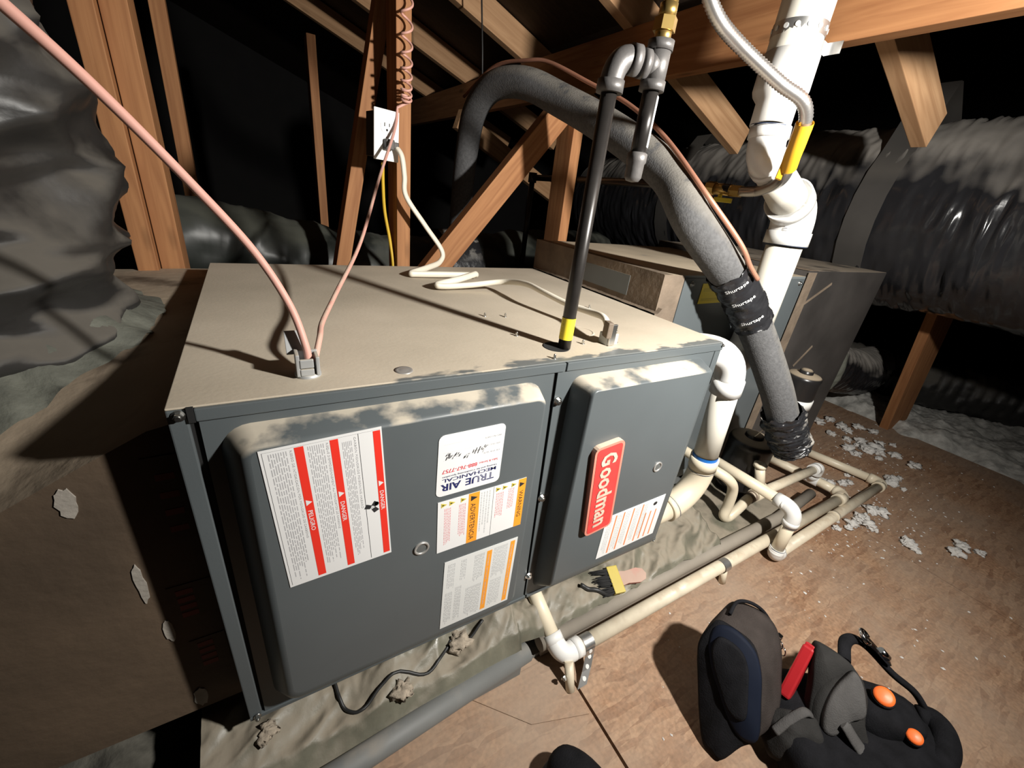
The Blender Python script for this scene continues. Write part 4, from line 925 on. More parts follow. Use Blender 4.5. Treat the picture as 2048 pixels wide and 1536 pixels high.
# barcode on the lower bend
lb = Label(Bd1+Z*0.006, -Z, X, -Y, 0.034, 0.03, [PVC_W, GREYINK, LTINK]); nn = Vector((eye.x-Bd1.x, eye.y-Bd1.y, 0)).normalized()
lb.N = nn; lb.B = Z.cross(nn).normalized() if Z.cross(nn).dot(right) > 0 else -Z.cross(nn).normalized(); lb.O = Bd1+nn*(rl+0.0070)-Z*0.012-lb.B*0.012+lb.N*0.0008; lb.A = -Z
rnd = random.Random(3); a = 0.0
while a < 1.0:
    w = rnd.uniform(0.015, 0.06); lb.rect(a, a+w, 0.0, 0.30, 1); a += w+rnd.uniform(0.02, 0.05)
lb.fine(0, 1.1, 0.40, 0.50, 1, 2, seed=5); lb.build('barcode_print', VP)
# strap to the beam
mb = MB(); vs = []; fs = []; c = V3+Vector((0.0015, 0.001, 0.018)); n = 30; rs_ = 0.0467; w = 0.0105
for i in range(n+1):
    a = math.radians(-250+ 240*i/n); p = c+Vector((math.cos(a)*rs_, math.sin(a)*rs_, 0)); vs += [p-Z*w, p+Z*w]
e0 = c+Vector((rs_*math.cos(math.radians(-10)), rs_*math.sin(math.radians(-10)), 0)); vs += [(1.1425, e0.y+0.012, e0.z-w), (1.1425, e0.y+0.012, e0.z+w), (1.1432, e0.y-0.018, e0.z-w), (1.1432, e0.y-0.018, e0.z+w)]
for i in range(n+2): fs.append([2*i, 2*i+1, 2*i+3, 2*i+2])
mb.add(vs, fs, 0, True); st = mb.build('perforated_strap', GALV, VP); plabel(st, 'perforated metal strap nailed to the beam')
mb = MB()
for i in range(0, n, 3):
    a = math.radians(-250+240*i/n); d_ = Vector((math.cos(a), math.sin(a), 0)); mb.tube([c+d_*(rs_+0.0002), c+d_*(rs_+0.0012)], 0.0042, 12)
mb.build('strap_hole', PVC_W, st)

# ------------------------------------------------------------------ condensate drains
DL = thing('drain_pipe', 'long cream drain pipe along the floor in front of the furnace', 'pipe', (1.2, -0.087, 0.0))
ra = 0.0165
MB().tube([(0.535, 0.06, 0.126), (0.541, -0.055, 0.058)], ra, 24).build('inlet_pipe', PVC_C, DL)
mb = MB(); mb.tube([(0.5405, -0.046, 0.0635), (0.5415, -0.062, 0.054)], ra+0.0045, 26); mb.tube(elbow((0.5412, -0.058, 0.0565), (0.5425, -0.092, 0.040), (0.574, -0.0877, 0.046), 12), ra+0.004, 26); mb.tube([(0.571, -0.0877, 0.046), (0.590, -0.0876, 0.046)], ra+0.0045, 26); plabel(mb.build('elbow', PVC_W, DL), 'bright white elbow at the left end')
MB().tube([(0.582, -0.0875, 0.046), (1.790, -0.084, 0.046)], ra, 24).build('long_run', PVC_D, DL)
mb = MB(); mb.tube([(1.775, -0.084, 0.046), (1.815, -0.084, 0.046)], ra+0.004, 24); mb.tube(elbow((1.80, -0.084, 0.046), (1.838, -0.084, 0.046), (1.838, -0.048, 0.046), 8), ra+0.004, 24); mb.build('far_elbow', PVC_D, DL)
MB().tube([(1.838, -0.055, 0.046), (1.830, 0.02, 0.046)], ra, 22).build('short_run', PVC_C, DL)
mb = MB(); mb.tube([(1.832, 0.005, 0.046), (1.824, 0.065, 0.046)], ra+0.0045, 24); mb.tube([(1.828, 0.032, 0.046), (1.800, 0.018, 0.085)], ra+0.004, 24); mb.build('tee', PVC_W, DL)
MB().tube([(1.825, 0.055, 0.046), (1.80, 0.19, 0.046)], ra, 22).build('back_run', PVC_D, DL)
MB().tube([(1.36, 0.018, 0.118), (1.765, 0.014, 0.118)], ra*0.92, 22).build('upper_run', PVC_D, DL)
mb = MB(); mb.tube([(1.745, 0.014, 0.118), (1.772, 0.014, 0.118)], ra+0.004, 24); mb.tube(elbow((1.768, 0.014, 0.118), (1.800, 0.014, 0.122), (1.802, 0.018, 0.080), 8), ra+0.004, 24); mb.build('elbow', PVC_W, DL)
mb = MB(); tr = smooth([(1.20, 0.20, 0.225), (1.205, 0.10, 0.222), (1.232, 0.045, 0.205), (1.262, 0.035, 0.165), (1.272, 0.034, 0.10), (1.268, 0.032, 0.062), (1.290, 0.028, 0.050), (1.318, 0.024, 0.072), (1.345, 0.020, 0.105), (1.37, 0.018, 0.118)], 6); mb.tube(tr, ra*0.92, 22); plabel(mb.build('trap', PVC_C, DL), 'cream U-shaped trap')
mb = MB(); mb.tube([(1.375, 0.0178, 0.118), (1.435, 0.017, 0.118)], ra+0.004, 24); mb.tube([(1.405, 0.018, 0.118), (1.402, 0.026, 0.15)], ra+0.004, 24); mb.build('cleanout_tee', PVC_C, DL)
mb = MB(); mb.tube([(1.403, 0.022, 0.14), (1.395, 0.044, 0.212)], ra*0.9, 22); mb.lathe((1.395, 0.044, 0.207), Z, [(0, ra*0.9), (0.001, ra+0.003), (0.012, ra+0.003), (0.014, ra*0.8), (0.008, 0)], 24); mb.build('cleanout_stub', PVC_D, DL)
mb = MB(); mb.tube([(1.352, 0.0195, 0.112), (1.375, 0.018, 0.118)], ra+0.0012, 22, cap=False); mb.build('rubber_band', TANTAPE, DL)
for x, lx0, lx1, ly in ((0.606, 0.548, 0.539, -0.134), (1.098, 1.098, 1.094, -0.104)):
    mb = MB(); mb.tube([(lx0, -0.092 if x > 1 else -0.104, 0.048), (lx1, ly, 0.001)], 0.0095, 18); mb.build('support_leg', PVC_D, DL)
    mb = MB(); mb.tube([(x-0.012, -0.0875, 0.046), (x+0.014, -0.0875, 0.046)], ra+0.0012, 24, cap=False); o = mb.build('strap', GALV, DL)
mb = MB()
for k in range(5):
    p = Vector((0.617, -0.105, 0.046)); 
pts = [Vector((0.606, -0.1055, 0.050)), Vector((0.603, -0.1085, 0.034)), Vector((0.588, -0.122, 0.018)), Vector((0.566, -0.139, 0.002))]
vs = []; fs = []
for p in pts: vs += [p-X*0.012, p+X*0.012, p-X*0.012+Vector((0, -0.001, 0)), p+X*0.012+Vector((0, -0.001, 0))]
for i in range(3): a = 4*i; fs += [[a, a+1, a+5, a+4], [a+2, a+3, a+7, a+6], [a, a+2, a+6, a+4], [a+1, a+3, a+7, a+5]]
mb = MB().add(vs, fs, 0); hs = mb.build('hanger_strap', GALV, DL); plabel(hs, 'perforated strap bent down to the floor')
mb = MB()
for t in (0.1, 0.35, 0.6, 0.85):
    q = t*3; i = int(q); p = pts[i].lerp(pts[i+1], q-i); d_ = (pts[i+1]-pts[i]).normalized(); nn = d_.cross(X).normalized(); nn = nn if nn.y < 0 else -nn
    mb.tube([p+nn*0.0008, p+nn*0.0018], 0.0045, 12)
mb.build('strap_hole', PVC_W, hs)
hexscrew((0.528, -0.118, 0.030), -Y, 0.0045, DL)

D2 = thing('drain_pipe', 'second cream drain line stepping down from the coil, nearest the open floor', 'pipe', (1.6, -0.11, 0.0))
MB().tube([(1.301, 0.21, 0.192), (1.314, -0.085, 0.192)], ra, 24).build('coil_run', PVC_C, D2)
mb = MB(); mb.tube([(1.312, -0.062, 0.192), (1.3135, -0.090, 0.192)], ra+0.0042, 26); mb.tube(elbow((1.313, -0.082, 0.192), (1.316, -0.122, 0.192), (1.315, -0.1195, 0.150), 10), ra+0.0042, 26); mb.tube([(1.315, -0.1195, 0.156), (1.315, -0.1195, 0.140)], ra+0.0048, 26); mb.build('upper_elbow', PVC_W, D2)
MB().tube([(1.315, -0.1195, 0.15), (1.312, -0.121, 0.035)], ra, 24).build('riser', PVC_C, D2)
mb = MB(); mb.tube([(1.3125, -0.121, 0.052), (1.312, -0.121, 0.036)], ra+0.0042, 26); mb.tube(elbow((1.312, -0.121, 0.044), (1.310, -0.1215, 0.018), (1.345, -0.121, 0.0215), 10), ra+0.0042, 26); mb.build('lower_elbow', PVC_W, D2)
mb = MB(); mb.tube([(1.3125, -0.121, 0.0525), (1.3125, -0.121, 0.0545)], ra+0.0049, 26, cap=False); mb.build('primer_ring', BLUEDARK, D2)
mb = MB(); mb.tube([(1.315, -0.1195, 0.1385), (1.315, -0.1195, 0.140)], ra+0.0052, 26, cap=False); mb.build('primer_ring', BLUEDARK, D2)
MB().tube([(1.335, -0.121, 0.0215), (2.110, -0.104, 0.0215)], ra, 24).build('floor_run', PVC_D, D2)
mb = MB(); mb.tube([(1.70, -0.113, 0.0215), (1.715, -0.1125, 0.0215)], ra+0.002, 24); mb.build('coupling', PVC_D, D2)
mb = MB(); mb.tube([(2.09, -0.104, 0.0215), (2.115, -0.104, 0.0215)], ra+0.004, 24); mb.tube(elbow((2.11, -0.104, 0.0215), (2.142, -0.104, 0.0215), (2.139, -0.070, 0.0215), 8), ra+0.004, 24); mb.tube([(2.139, -0.075, 0.0215), (2.136, -0.055, 0.0215)], ra+0.0045, 24); mb.build('far_elbow', PVC_C, D2)
MB().tube([(2.137, -0.06, 0.0215), (2.07, 0.195, 0.0215)], ra, 24).build('back_run', PVC_C, D2)

# ------------------------------------------------------------------ drain pan, plastic sheet, wire, brush
CLUMPS = []
PN = thing('drain_pan', 'grey drain pan under the furnace with a rounded front lip', 'pan', (0.8, 0.3, 0.0))
MB().box(-0.06, 1.53, -0.045, 0.80, 0.001, 0.012).build('pan_floor', PANGREY, PN)
mb = MB(); mb.tube([(-0.05, -0.088, 0.05), (0.108, -0.080, 0.05), (0.478, -0.049, 0.05)], 0.0195, 24); mb.box(-0.05, 0.46, -0.062, -0.040, 0.004, 0.045); plabel(mb.build('front_lip', PANGREY, PN), 'grey rounded lip, cut off at the drain elbow')
mb = MB(); mb.tube([(0.512, -0.045, 0.047), (1.0, -0.042, 0.048), (1.46, -0.045, 0.048), (1.72, -0.02, 0.045)], 0.0175, 24); mb.box(0.52, 1.50, -0.050, -0.038, 0.004, 0.04); plabel(mb.build('front_lip', PANDUST, PN), 'dust-coated lip continuing to the right')
for x, y0, y1, zt in ((0.06, 0.15, 0.60, 0.149), (0.45, 0.15, 0.60, 0.149), (0.82, 0.15, 0.60, 0.149), (1.02, 0.25, 0.70, 0.10), (1.42, 0.25, 0.70, 0.10)):
    MB().box(x-0.05, x+0.05, y0, y1, 0.012, zt).build('support_block', DARK, PN)
def ridge(q): return 1-2*abs(noise.noise(q))
def pl_h(x, y):
    t = (y+0.062)/0.24
    a = x*0.86+y*0.5; c = -x*0.5+y*0.86
    z = 0.050+0.060*max(0, t)+0.014*ridge(Vector((a*2.6, c*8, 1)))+0.012*ridge(Vector((a*4, c*15, 4)))+0.010*ridge(Vector((x*6-y*9, x*4+y*6, 7)))+0.005*ridge(Vector((a*11, c*34, 9)))+0.0025*ridge(Vector((x*40, y*40, 3)))
    bump = math.exp(-((x-0.44)/0.06)**2-((y-0.01)/0.05)**2)*0.040+math.exp(-((x-0.20)/0.10)**2-((y-0.02)/0.04)**2)*0.015
    edge = min(1.0, max(0.0, (y+0.066)/0.03))
    return min(0.050+(z+bump-0.050)*edge, 0.140)
mb = MB(); nx, ny = 480, 70; vs = []; fs = []
for j in range(ny+1):
    for i in range(nx+1):
        x = -0.07+1.62*i/nx
        y0 = -0.062-0.030*max(0, (0.46-x))/0.4 if x < 0.46 else -0.045
        y = y0+0.26*j/ny
        vs.append((x, y, pl_h(x, y) if x < 1.14 else 0.022+(pl_h(x, y)-0.045)*0.3))
for j in range(ny):
    for i in range(nx): a = j*(nx+1)+i; fs.append([a, a+1, a+nx+2, a+nx+1])
mb.add(vs, fs, 0, True)
o = mb.build('plastic_sheet', PLASTIC); tag(o, 'crumpled dusty plastic sheet lining the pan beneath the furnace', 'sheet')
wp = [Vector((p[0], p[1], pl_h(p[0], p[1])+0.003+0.006*(p[1] > 0.05))) for p in smooth([(0.118, 0.08, 0.135), (0.120, 0.03, 0.108), (0.128, -0.010, 0.092), (0.152, -0.028, 0.088), (0.190, -0.012, 0.092), (0.225, -0.006, 0.090), (0.273, -0.022, 0.086), (0.315, 0.0, 0.094), (0.335, 0.012, 0.100), (0.360, 0.0, 0.092), (0.40, 0.012, 0.10)], 6)]
o = MB().tube(wp, 0.0028, 8).build('wire', BLKCBL); tag(o, 'thin black wire looping over the plastic sheet below the left door', 'wire')
BR = thing('paintbrush', 'old paintbrush with red handle and yellow ferrule lying on the pan lip', 'brush', (0.74, -0.02, 0.06))
bo = Vector((0.742, -0.020, 0.096)); bx = Vector((0.95, -0.24, 0.04)).normalized(); by = Vector((0.24, 0.93, 0.38)).normalized(); by = (by-bx*by.dot(bx)).normalized(); bz = bx.cross(by)
mb = MB(); mb.obox(bo, (bx, by, bz), (0.014, 0.031, 0.007), 0.002); mb.build('ferrule', BRUSHYEL, BR)
mb = MB(); poly = [(0.012, -0.017), (0.03, -0.014), (0.062, -0.017), (0.078, -0.012), (0.084, 0.0), (0.078, 0.012), (0.062, 0.017), (0.03, 0.014), (0.012, 0.017)]
mb.prism(poly, bo-bz*0.004, bx, by, bz, 0.009); mb.build('handle', BRUSHRED, BR)
mb = MB(); rnd = random.Random(2)
for k in range(70):
    a = rnd.uniform(-0.028, 0.028); c = rnd.uniform(-0.005, 0.005); e = rnd.uniform(0.03, 0.048)
    mb.tube([bo-bx*0.012+by*a+bz*c, bo-bx*(0.012+e)+by*(a*1.1+rnd.uniform(-0.003, 0.003))+bz*(c*1.4)], [0.0022, 0.0008], 5)
o = mb.build('bristles', BRISTLE, BR); o['kind'] = 'stuff'
o = MB().tube([Vector((p.x, p.y, pl_h(p.x, p.y)+0.006)) for p in smooth([(0.650, 0.0, 0), (0.672, -0.018, 0), (0.695, -0.032, 0), (0.715, -0.036, 0), (0.738, -0.034, 0)], 6)], 0.0048, 10).build('wire', BLKCBL)
tag(o, 'short stiff black cable end beside the paintbrush', 'wire')

for x, y, s_, k, lbl in ((0.345, 0.005, 0.020, 51, 'frayed clump of insulation on the plastic sheet below the fine-print label'), (0.222, -0.028, 0.016, 52, 'small dusty insulation lump on the plastic sheet beside the black wire'), (0.015, 0.0, 0.013, 53, 'little insulation lump on the plastic sheet by the left corner of the furnace')):
    CLUMPS.append((x, y, s_, k, lbl))
# ------------------------------------------------------------------ wiring
C1 = thing('cable_connector', 'grey metal clamp connector on the furnace top holding two pink cables', 'connector', (0.129, 0.046, Z1))
c0 = Vector((0.1305, 0.047, Z1))
mb = MB(); mb.lathe(c0, Z, [(0, 0.0145), (0.003, 0.0145), (0.004, 0.012)], 24); mb.build('locknut', GREYFIT, C1)
mb = MB()
mb.box(c0.x-0.0125, c0.x-0.0085, c0.y-0.012, c0.y+0.010, Z1+0.003, Z1+0.030, 0.001); mb.box(c0.x+0.0085, c0.x+0.0125, c0.y-0.012, c0.y+0.010, Z1+0.003, Z1+0.026, 0.001)
mb.box(c0.x-0.0125, c0.x+0.0125, c0.y+0.008, c0.y+0.012, Z1+0.003, Z1+0.028, 0.001); mb.box(c0.x-0.0085, c0.x+0.006, c0.y-0.013, c0.y-0.009, Z1+0.004, Z1+0.012, 0.001); mb.box(c0.x-0.0085, c0.x+0.006, c0.y-0.013, c0.y-0.009, Z1+0.0135, Z1+0.024, 0.001)
mb.build('clamp_body', GREYFIT, C1)
mb = MB(); mb.obox((c0.x-0.010, c0.y+0.016, Z1+0.036), (X, Vector((0, 0.35, 0.93)).normalized(), Vector((0, -0.93, 0.35)).normalized()), (0.010, 0.014, 0.0015), 0.0006); mb.build('clamp_plate', GREYFIT, C1)
C2 = thing('cable_connector', 'grey clamp connector on the furnace top right of the gas pipe', 'connector', (0.610, 0.05, Z1))
c2 = Vector((0.612, 0.050, Z1))
mb = MB(); mb.box(c2.x-0.010, c2.x+0.016, c2.y-0.010, c2.y+0.012, Z1, Z1+0.020, 0.0015); mb.build('clamp_body', GREYFIT, C2)
mb = MB(); mb.obox((c2.x-0.002, c2.y-0.012, Z1+0.020), (X, Y, Z), (0.0065, 0.002, 0.019), 0.001); mb.build('clamp_plate', STEEL, C2)
mb = MB(); mb.obox((c2.x-0.008, c2.y-0.004, Z1+0.028), (Vector((0.95, -0.3, 0)).normalized(), Vector((0.3, 0.95, 0)).normalized(), Z), (0.005, 0.010, 0.014), 0.002); mb.build('bushing', TANTAPE, C2)
mb = MB(); mb.cyl((c2.x+0.012, c2.y-0.004, Z1+0.020), (c2.x+0.012, c2.y-0.004, Z1+0.025), 0.003, 10); mb.build('screw', STEEL, C2)

pk = [(0.1325, 0.047, 0.700), (0.1310, 0.050, 0.722), (0.120, 0.060, 0.768), (0.093, 0.060, 0.826), (0.050, 0.040, 0.890)]
pk += [(0.006, 0.004, 0.951), (-0.030, -0.043, 0.995), (-0.055, -0.100, 1.030), (-0.074, -0.160, 1.062), (-0.084, -0.205, 1.086), (-0.10, -0.27, 1.12), (-0.16, -0.45, 1.22), (-0.30, -0.7, 1.40), (-0.55, -0.95, 1.75)]
o = MB().tube(smooth(pk, 8), 0.0042, 14).build('pink_cable', PINKCBL); tag(o, 'thick pink cable sweeping from the left connector up past the top left corner', 'cable')
pk2 = [(0.1395, 0.049, 0.704), (0.150, 0.080, 0.722), (0.160, 0.130, 0.725), (0.195, 0.240, 0.735), (0.275, 0.430, 0.790), (0.365, 0.640, 0.905), (0.432, 0.745, 1.02), (0.444, 0.762, 1.075)]
hl = []
for i in range(150):
    t = i/149; a = 2*math.pi*9*t; zz = 1.085+0.24*(t**1.9); rr = 0.0115+0.002*t
    hl.append((0.462+rr*math.cos(a), 0.748+rr*0.9*math.sin(a), zz+0.006*math.sin(a)))
o = MB().tube(smooth(pk2, 8)[:-1]+[Vector(h) for h in hl], [0.0036]*(len(smooth(pk2, 8))-1)+[0.0027]*len(hl), 10).build('pink_cable', PINKCBL); tag(o, 'thin pink cable rising from the left connector into a spiral on the stud', 'cable')
wf = smooth([(0.432, 0.752, 0.985), (0.446, 0.735, 0.962), (0.452, 0.730, 0.915), (0.456, 0.728, 0.868), (0.507, 0.722, 0.800), (0.556, 0.712, 0.735), (0.545, 0.695, 0.706), (0.49, 0.640, 0.700), (0.425, 0.580, 0.697), (0.44, 0.570, 0.697), (0.52, 0.562, 0.698), (0.592, 0.553, 0.699)], 8)
wf += [Vector(p) for p in ((0.590, 0.545, 0.703),)]
wf2 = smooth([(0.585, 0.540, 0.705), (0.52, 0.49, 0.703), (0.445, 0.445, 0.700), (0.455, 0.435, 0.698), (0.52, 0.430, 0.702), (0.592, 0.405, 0.715), (0.607, 0.33, 0.728), (0.606, 0.255, 0.728), (0.617, 0.185, 0.722), (0.628, 0.125, 0.722), (0.622, 0.080, 0.725), (0.610, 0.052, 0.715)], 8)
mb = MB(); mb.tube(wf+wf2, 0.0078, 14, flat=0.75); o = mb.build('white_cable', WHITECBL); tag(o, 'white flat cable folded back on itself on the furnace top', 'cable')
o = MB().tube(smooth([(0.412, 0.79, 0.945), (0.414, 0.80, 0.89), (0.420, 0.81, 0.82), (0.434, 0.81, 0.74), (0.440, 0.80, 0.66), (0.44, 0.80, 0.5)], 6), 0.0045, 10).build('yellow_cable', YELCBL); tag(o, 'yellow cable dropping from the outlet box behind the furnace', 'cable')
OB = thing('outlet', 'white duplex power outlet mounted on the stud with a plug in its lower socket', 'outlet', (0.415, 0.78, 0.945))
oc = Vector((0.4135, 0.758, 1.0025)); oa = Vector((0.985, 0.17, -0.03)).normalized(); ob = Vector((0.0, 0.0, 1.0)); ob = (ob-oa*ob.dot(oa)).normalized(); on = oa.cross(ob); on = on if on.y < 0 else -on
mb = MB(); mb.obox(oc, (oa, ob, on), (0.033, 0.0565, 0.003), 0.002); pltw = mb.build('wall_plate', WHITEPLATE, OB)
mb = MB(); mb.obox(oc-on*0.030, (oa, ob, on), (0.029, 0.050, 0.027), 0.002); mb.build('box', BLKCBL, OB)
def oval(c, a, b, N_, ra_, rb_, h, mb, mi=0):
    n = 28; mb.prism([(ra_*math.cos(t)*1.0, max(-rb_*0.82, min(rb_*0.82, rb_*math.sin(t)))) for t in [2*math.pi*i/n for i in range(n)]], c, a, b, N_, h, mi)
for s_ in (1, -1):
    mb = MB(); oval(oc+ob*0.0195*s_+on*0.0029, oa, ob, on, 0.0165, 0.0165, 0.0014, mb, 0)
    mb.obox(oc+ob*(0.0195*s_+0.004)-oa*0.0063+on*0.0045, (oa, ob, on), (0.0010, 0.0042, 0.0003), 0, 1); mb.obox(oc+ob*(0.0195*s_+0.004)+oa*0.0063+on*0.0045, (oa, ob, on), (0.0010, 0.0036, 0.0003), 0, 1)
    mb.tube([oc+ob*(0.0195*s_-0.0075)+on*0.0040, oc+ob*(0.0195*s_-0.0075)+on*0.0048], 0.0026, 10, 1); mb.build('socket', [WHITEPLATE, DARK], OB)
mb = MB(); mb.cyl(oc+on*0.003, oc+on*0.0038, 0.003, 12); mb.build('plate_screw', STEEL, OB)
PG = thing('power_plug', 'dark grey plug pushed into the lower socket of the outlet', 'plug', tuple(oc-ob*0.0195))
mb = MB(); pc = oc-ob*0.0195+oa*0.002; mb.obox(pc+on*0.013, (oa, ob, on), (0.0115, 0.012, 0.0095), 0.003); mb.obox(pc+on*0.016+oa*0.014, (oa, ob, on), (0.009, 0.0075, 0.006), 0.002); mb.build('plug_body', mat('dark_plug', (0.06, 0.055, 0.05), rough=0.5), PG)
o = MB().tube([(0.84, 1.2, 1.62), (0.871, 1.2, 1.349), (0.884, 1.2, 1.20)], 0.003, 8).build('hanger_wire', BLKCBL); tag(o, 'thin dark wire hanging from the roof left of the insulated line', 'wire')

# ------------------------------------------------------------------ tool bag
BG = thing('tool_bag', 'black and grey open tool bag standing on the floor boards', 'bag', (0.95, -0.42, 0.0))
def soft(c, ax, h, e=0.55, wr=0.006, seed=1, nu=40, nv=24, mi=0, taper=0.0, topw=None):
    """superellipsoid lump, axes ax, half sizes h"""
    c = Vector(c); mb = MB(); vs = []; fs = []
    sg = lambda v, p: math.copysign(abs(v)**p, v)
    for j in range(nv+1):
        ph = -math.pi/2+math.pi*j/nv
        for i in range(nu):
            th = 2*math.pi*i/nu
            x = sg(math.cos(ph), e)*sg(math.cos(th), e); y = sg(math.cos(ph), e)*sg(math.sin(th), e); z = sg(math.sin(ph), e)
            k = 1-taper*(z+1)/2
            p = c+ax[0]*(x*h[0]*k)+ax[1]*(y*h[1]*k)+ax[2]*(z*h[2])
            d = (p-c).normalized(); p = p+d*wr*(noise.noise(p*16+Vector((seed, 0, 0)))+0.5*noise.noise(p*40+Vector((0, seed, 0))))
            vs.append(p)
    for j in range(nv):
        for i in range(nu): a = j*nu+i; b = j*nu+(i+1) % nu; fs.append([a, b, b+nu, a+nu])
    return mb.add(vs, fs, mi, True)
ba = Vector((0.80, -0.60, 0)).normalized(); bb = Vector((0.60, 0.80, 0)); 
def tilt(v, k): return v
def loft(face, e, rings, name, m, wr=0.003, seed=1, par=BG, floorz=0.003):
    """padded panel: outline of one face swept along e with rounded rims"""
    face = [Vector(p) for p in face]; e = Vector(e); ce = sum(face, Vector())/len(face); n = len(face)
    fine = []
    for i in range(n):
        a, b, c, d = face[i-1], face[i], face[(i+1) % n], face[(i+2) % n]
        for q in range(4):
            t = q/4; fine.append(0.5*((2*b)+(c-a)*t+(2*a-5*b+4*c-d)*t*t+(3*b-a-3*c+d)*t**3))
    n = len(fine); vs = []; fs = []
    for t, sc in rings:
        for p in fine:
            q = ce+(p-ce)*sc+e*t; q = q+Vector((1, 1, 1))*wr*noise.noise(q*20+Vector((seed, 0, 0))); q.z = max(q.z, floorz); vs.append(q)
    k = len(rings)
    for i in range(k-1):
        for j in range(n): fs.append([i*n+j, i*n+(j+1) % n, (i+1)*n+(j+1) % n, (i+1)*n+j])
    for base in (0, (k-1)*n):
        vs.append(sum(vs[base:base+n], Vector())/n); c_ = len(vs)-1
        for j in range(n): fs.append([base+j, base+(j+1) % n, c_])
    return MB().add(vs, fs, 0, True).build(name, m, par)
OUTL = [(0.75, -0.253, 0.089), (0.763, -0.231, 0.122), (0.772, -0.222, 0.141), (0.787, -0.222, 0.164), (0.803, -0.23, 0.186), (0.816, -0.261, 0.191), (0.823, -0.295, 0.185), (0.814, -0.327, 0.155), (0.796, -0.354, 0.112), (0.775, -0.378, 0.067), (0.753, -0.369, 0.036), (0.722, -0.358, 0.004), (0.716, -0.342, 0.004), (0.717, -0.315, 0.008)]
FACE = [(0.782, -0.236, 0.149), (0.801, -0.233, 0.181), (0.815, -0.263, 0.189), (0.821, -0.296, 0.181), (0.813, -0.326, 0.154), (0.797, -0.35, 0.115), (0.774, -0.377, 0.066), (0.76, -0.362, 0.051), (0.756, -0.335, 0.058), (0.762, -0.299, 0.085), (0.768, -0.265, 0.112)]
eB = Vector((0.085, 0.008, 0.004)); nF = Vector((-0.80, -0.25, 0.50)).normalized()
loft(OUTL, eB, ((0.0, 0.90), (0.05, 0.98), (0.35, 1.03), (0.75, 1.02), (0.95, 0.97), (1.0, 0.86)), 'side_pocket', FABBRN)
loft([Vector(p)+nF*0.0 for p in OUTL], -nF*-0.010, ((-0.2, 0.97), (0.6, 0.97), (1.0, 0.90)), 'pocket_rim', FABBLK, seed=2)
loft([Vector(p)+nF*0.008 for p in FACE], nF*0.008, ((-0.5, 0.99), (0.5, 0.98), (1.0, 0.90)), 'pocket_front', FABNAVY, seed=3)
mesh_in = [Vector(p)+nF*0.013 for p in FACE]; cm = sum(mesh_in, Vector())/len(mesh_in)
loft([cm+(p-cm)*0.70+Vector((-0.006, 0.008, 0.004)) for p in mesh_in], nF*0.006, ((-0.3, 1.0), (0.7, 0.97), (1.0, 0.88)), 'mesh_panel', FABBLK, seed=5)
zpts = [(0.828, -0.236, 0.196), (0.860, -0.228, 0.204), (0.885, -0.240, 0.204), (0.904, -0.262, 0.194), (0.911, -0.288, 0.172), (0.906, -0.312, 0.148)]
zpts = [Vector(p)+Vector((-0.004, 0, 0.0)) for p in zpts]
zz = MB().tube(smooth(zpts, 6), 0.0035, 8).build('zipper', FABBLK, BG)
mb = MB(); zq = Vector((0.905, -0.304, 0.163)); mb.obox(zq, (X, Y, Z), (0.006, 0.005, 0.007), 0.0015)
for k, (dz, r_) in enumerate(((-0.014, 0.008), (-0.028, 0.009))):
    mb.tube([zq+Vector((-0.004+0.3*r_*math.cos(t), -0.008*(k+1)+r_*0.8*math.cos(t), dz*0.6+r_*math.sin(t))) for t in [2*math.pi*i/14 for i in range(15)]], 0.0013, 6)
mb.build('zipper_pull', CHROME, zz)
# main body
soft((0.955, -0.47, 0.045), (ba, bb, Z), (0.155, 0.110, 0.052), 0.5, 0.010, 2).build('bag_body', FABBLK, BG)
FL = [(0.864, -0.423, 0.071), (0.883, -0.4, 0.107), (0.901, -0.39, 0.131), (0.93, -0.393, 0.155), (0.964, -0.404, 0.178), (0.971, -0.425, 0.168), (0.962, -0.448, 0.142), (0.941, -0.465, 0.11), (0.927, -0.494, 0.075), (0.906, -0.47, 0.073), (0.87, -0.442, 0.062)]
nL = Vector((-0.6, -0.5, 0.65)).normalized()
loft(FL, -nL*0.035, ((-0.25, 0.80), (-0.1, 0.95), (0.2, 1.0), (0.8, 1.0), (1.0, 0.9)), 'front_flap', FABGREY, seed=12)
PT = [(0.873, -0.429, 0.093), (0.887, -0.414, 0.119), (0.909, -0.407, 0.144), (0.936, -0.407, 0.168), (0.954, -0.411, 0.182), (0.956, -0.426, 0.173), (0.949, -0.443, 0.153), (0.935, -0.457, 0.13), (0.913, -0.447, 0.117), (0.884, -0.443, 0.094)]
loft([Vector(p)+nL*0.006 for p in PT], -nL*0.010, ((-0.2, 0.86), (0.1, 0.97), (1.0, 1.0)), 'flap_patch', FABLT, seed=14, wr=0.001)
PK = [(0.903, -0.381, 0.134), (0.92, -0.363, 0.166), (0.934, -0.354, 0.187), (0.944, -0.361, 0.191), (0.965, -0.396, 0.183), (0.969, -0.414, 0.172), (0.968, -0.432, 0.156), (0.933, -0.41, 0.130), (0.884, -0.416, 0.086), (0.873, -0.407, 0.081)]
loft(PK, (0.014, 0.012, -0.012), ((-0.3, 0.95), (0.0, 1.0), (0.8, 1.0), (1.0, 0.95)), 'stiff_side', FABGREY, seed=17, wr=0.001)
soft((0.842, -0.405, 0.058), (ba, bb, Vector((0.1, 0, 1)).normalized()), (0.042, 0.034, 0.045), 0.7, 0.014, 7).build('folded_cloth', FABGREY, BG)
mb = MB(); mb.tube(smooth([(0.806, -0.386, 0.072), (0.829, -0.390, 0.094), (0.856, -0.398, 0.112), (0.872, -0.405, 0.104)], 8), 0.008, 10, flat=0.5); mb.build('piping', FABLT, BG)
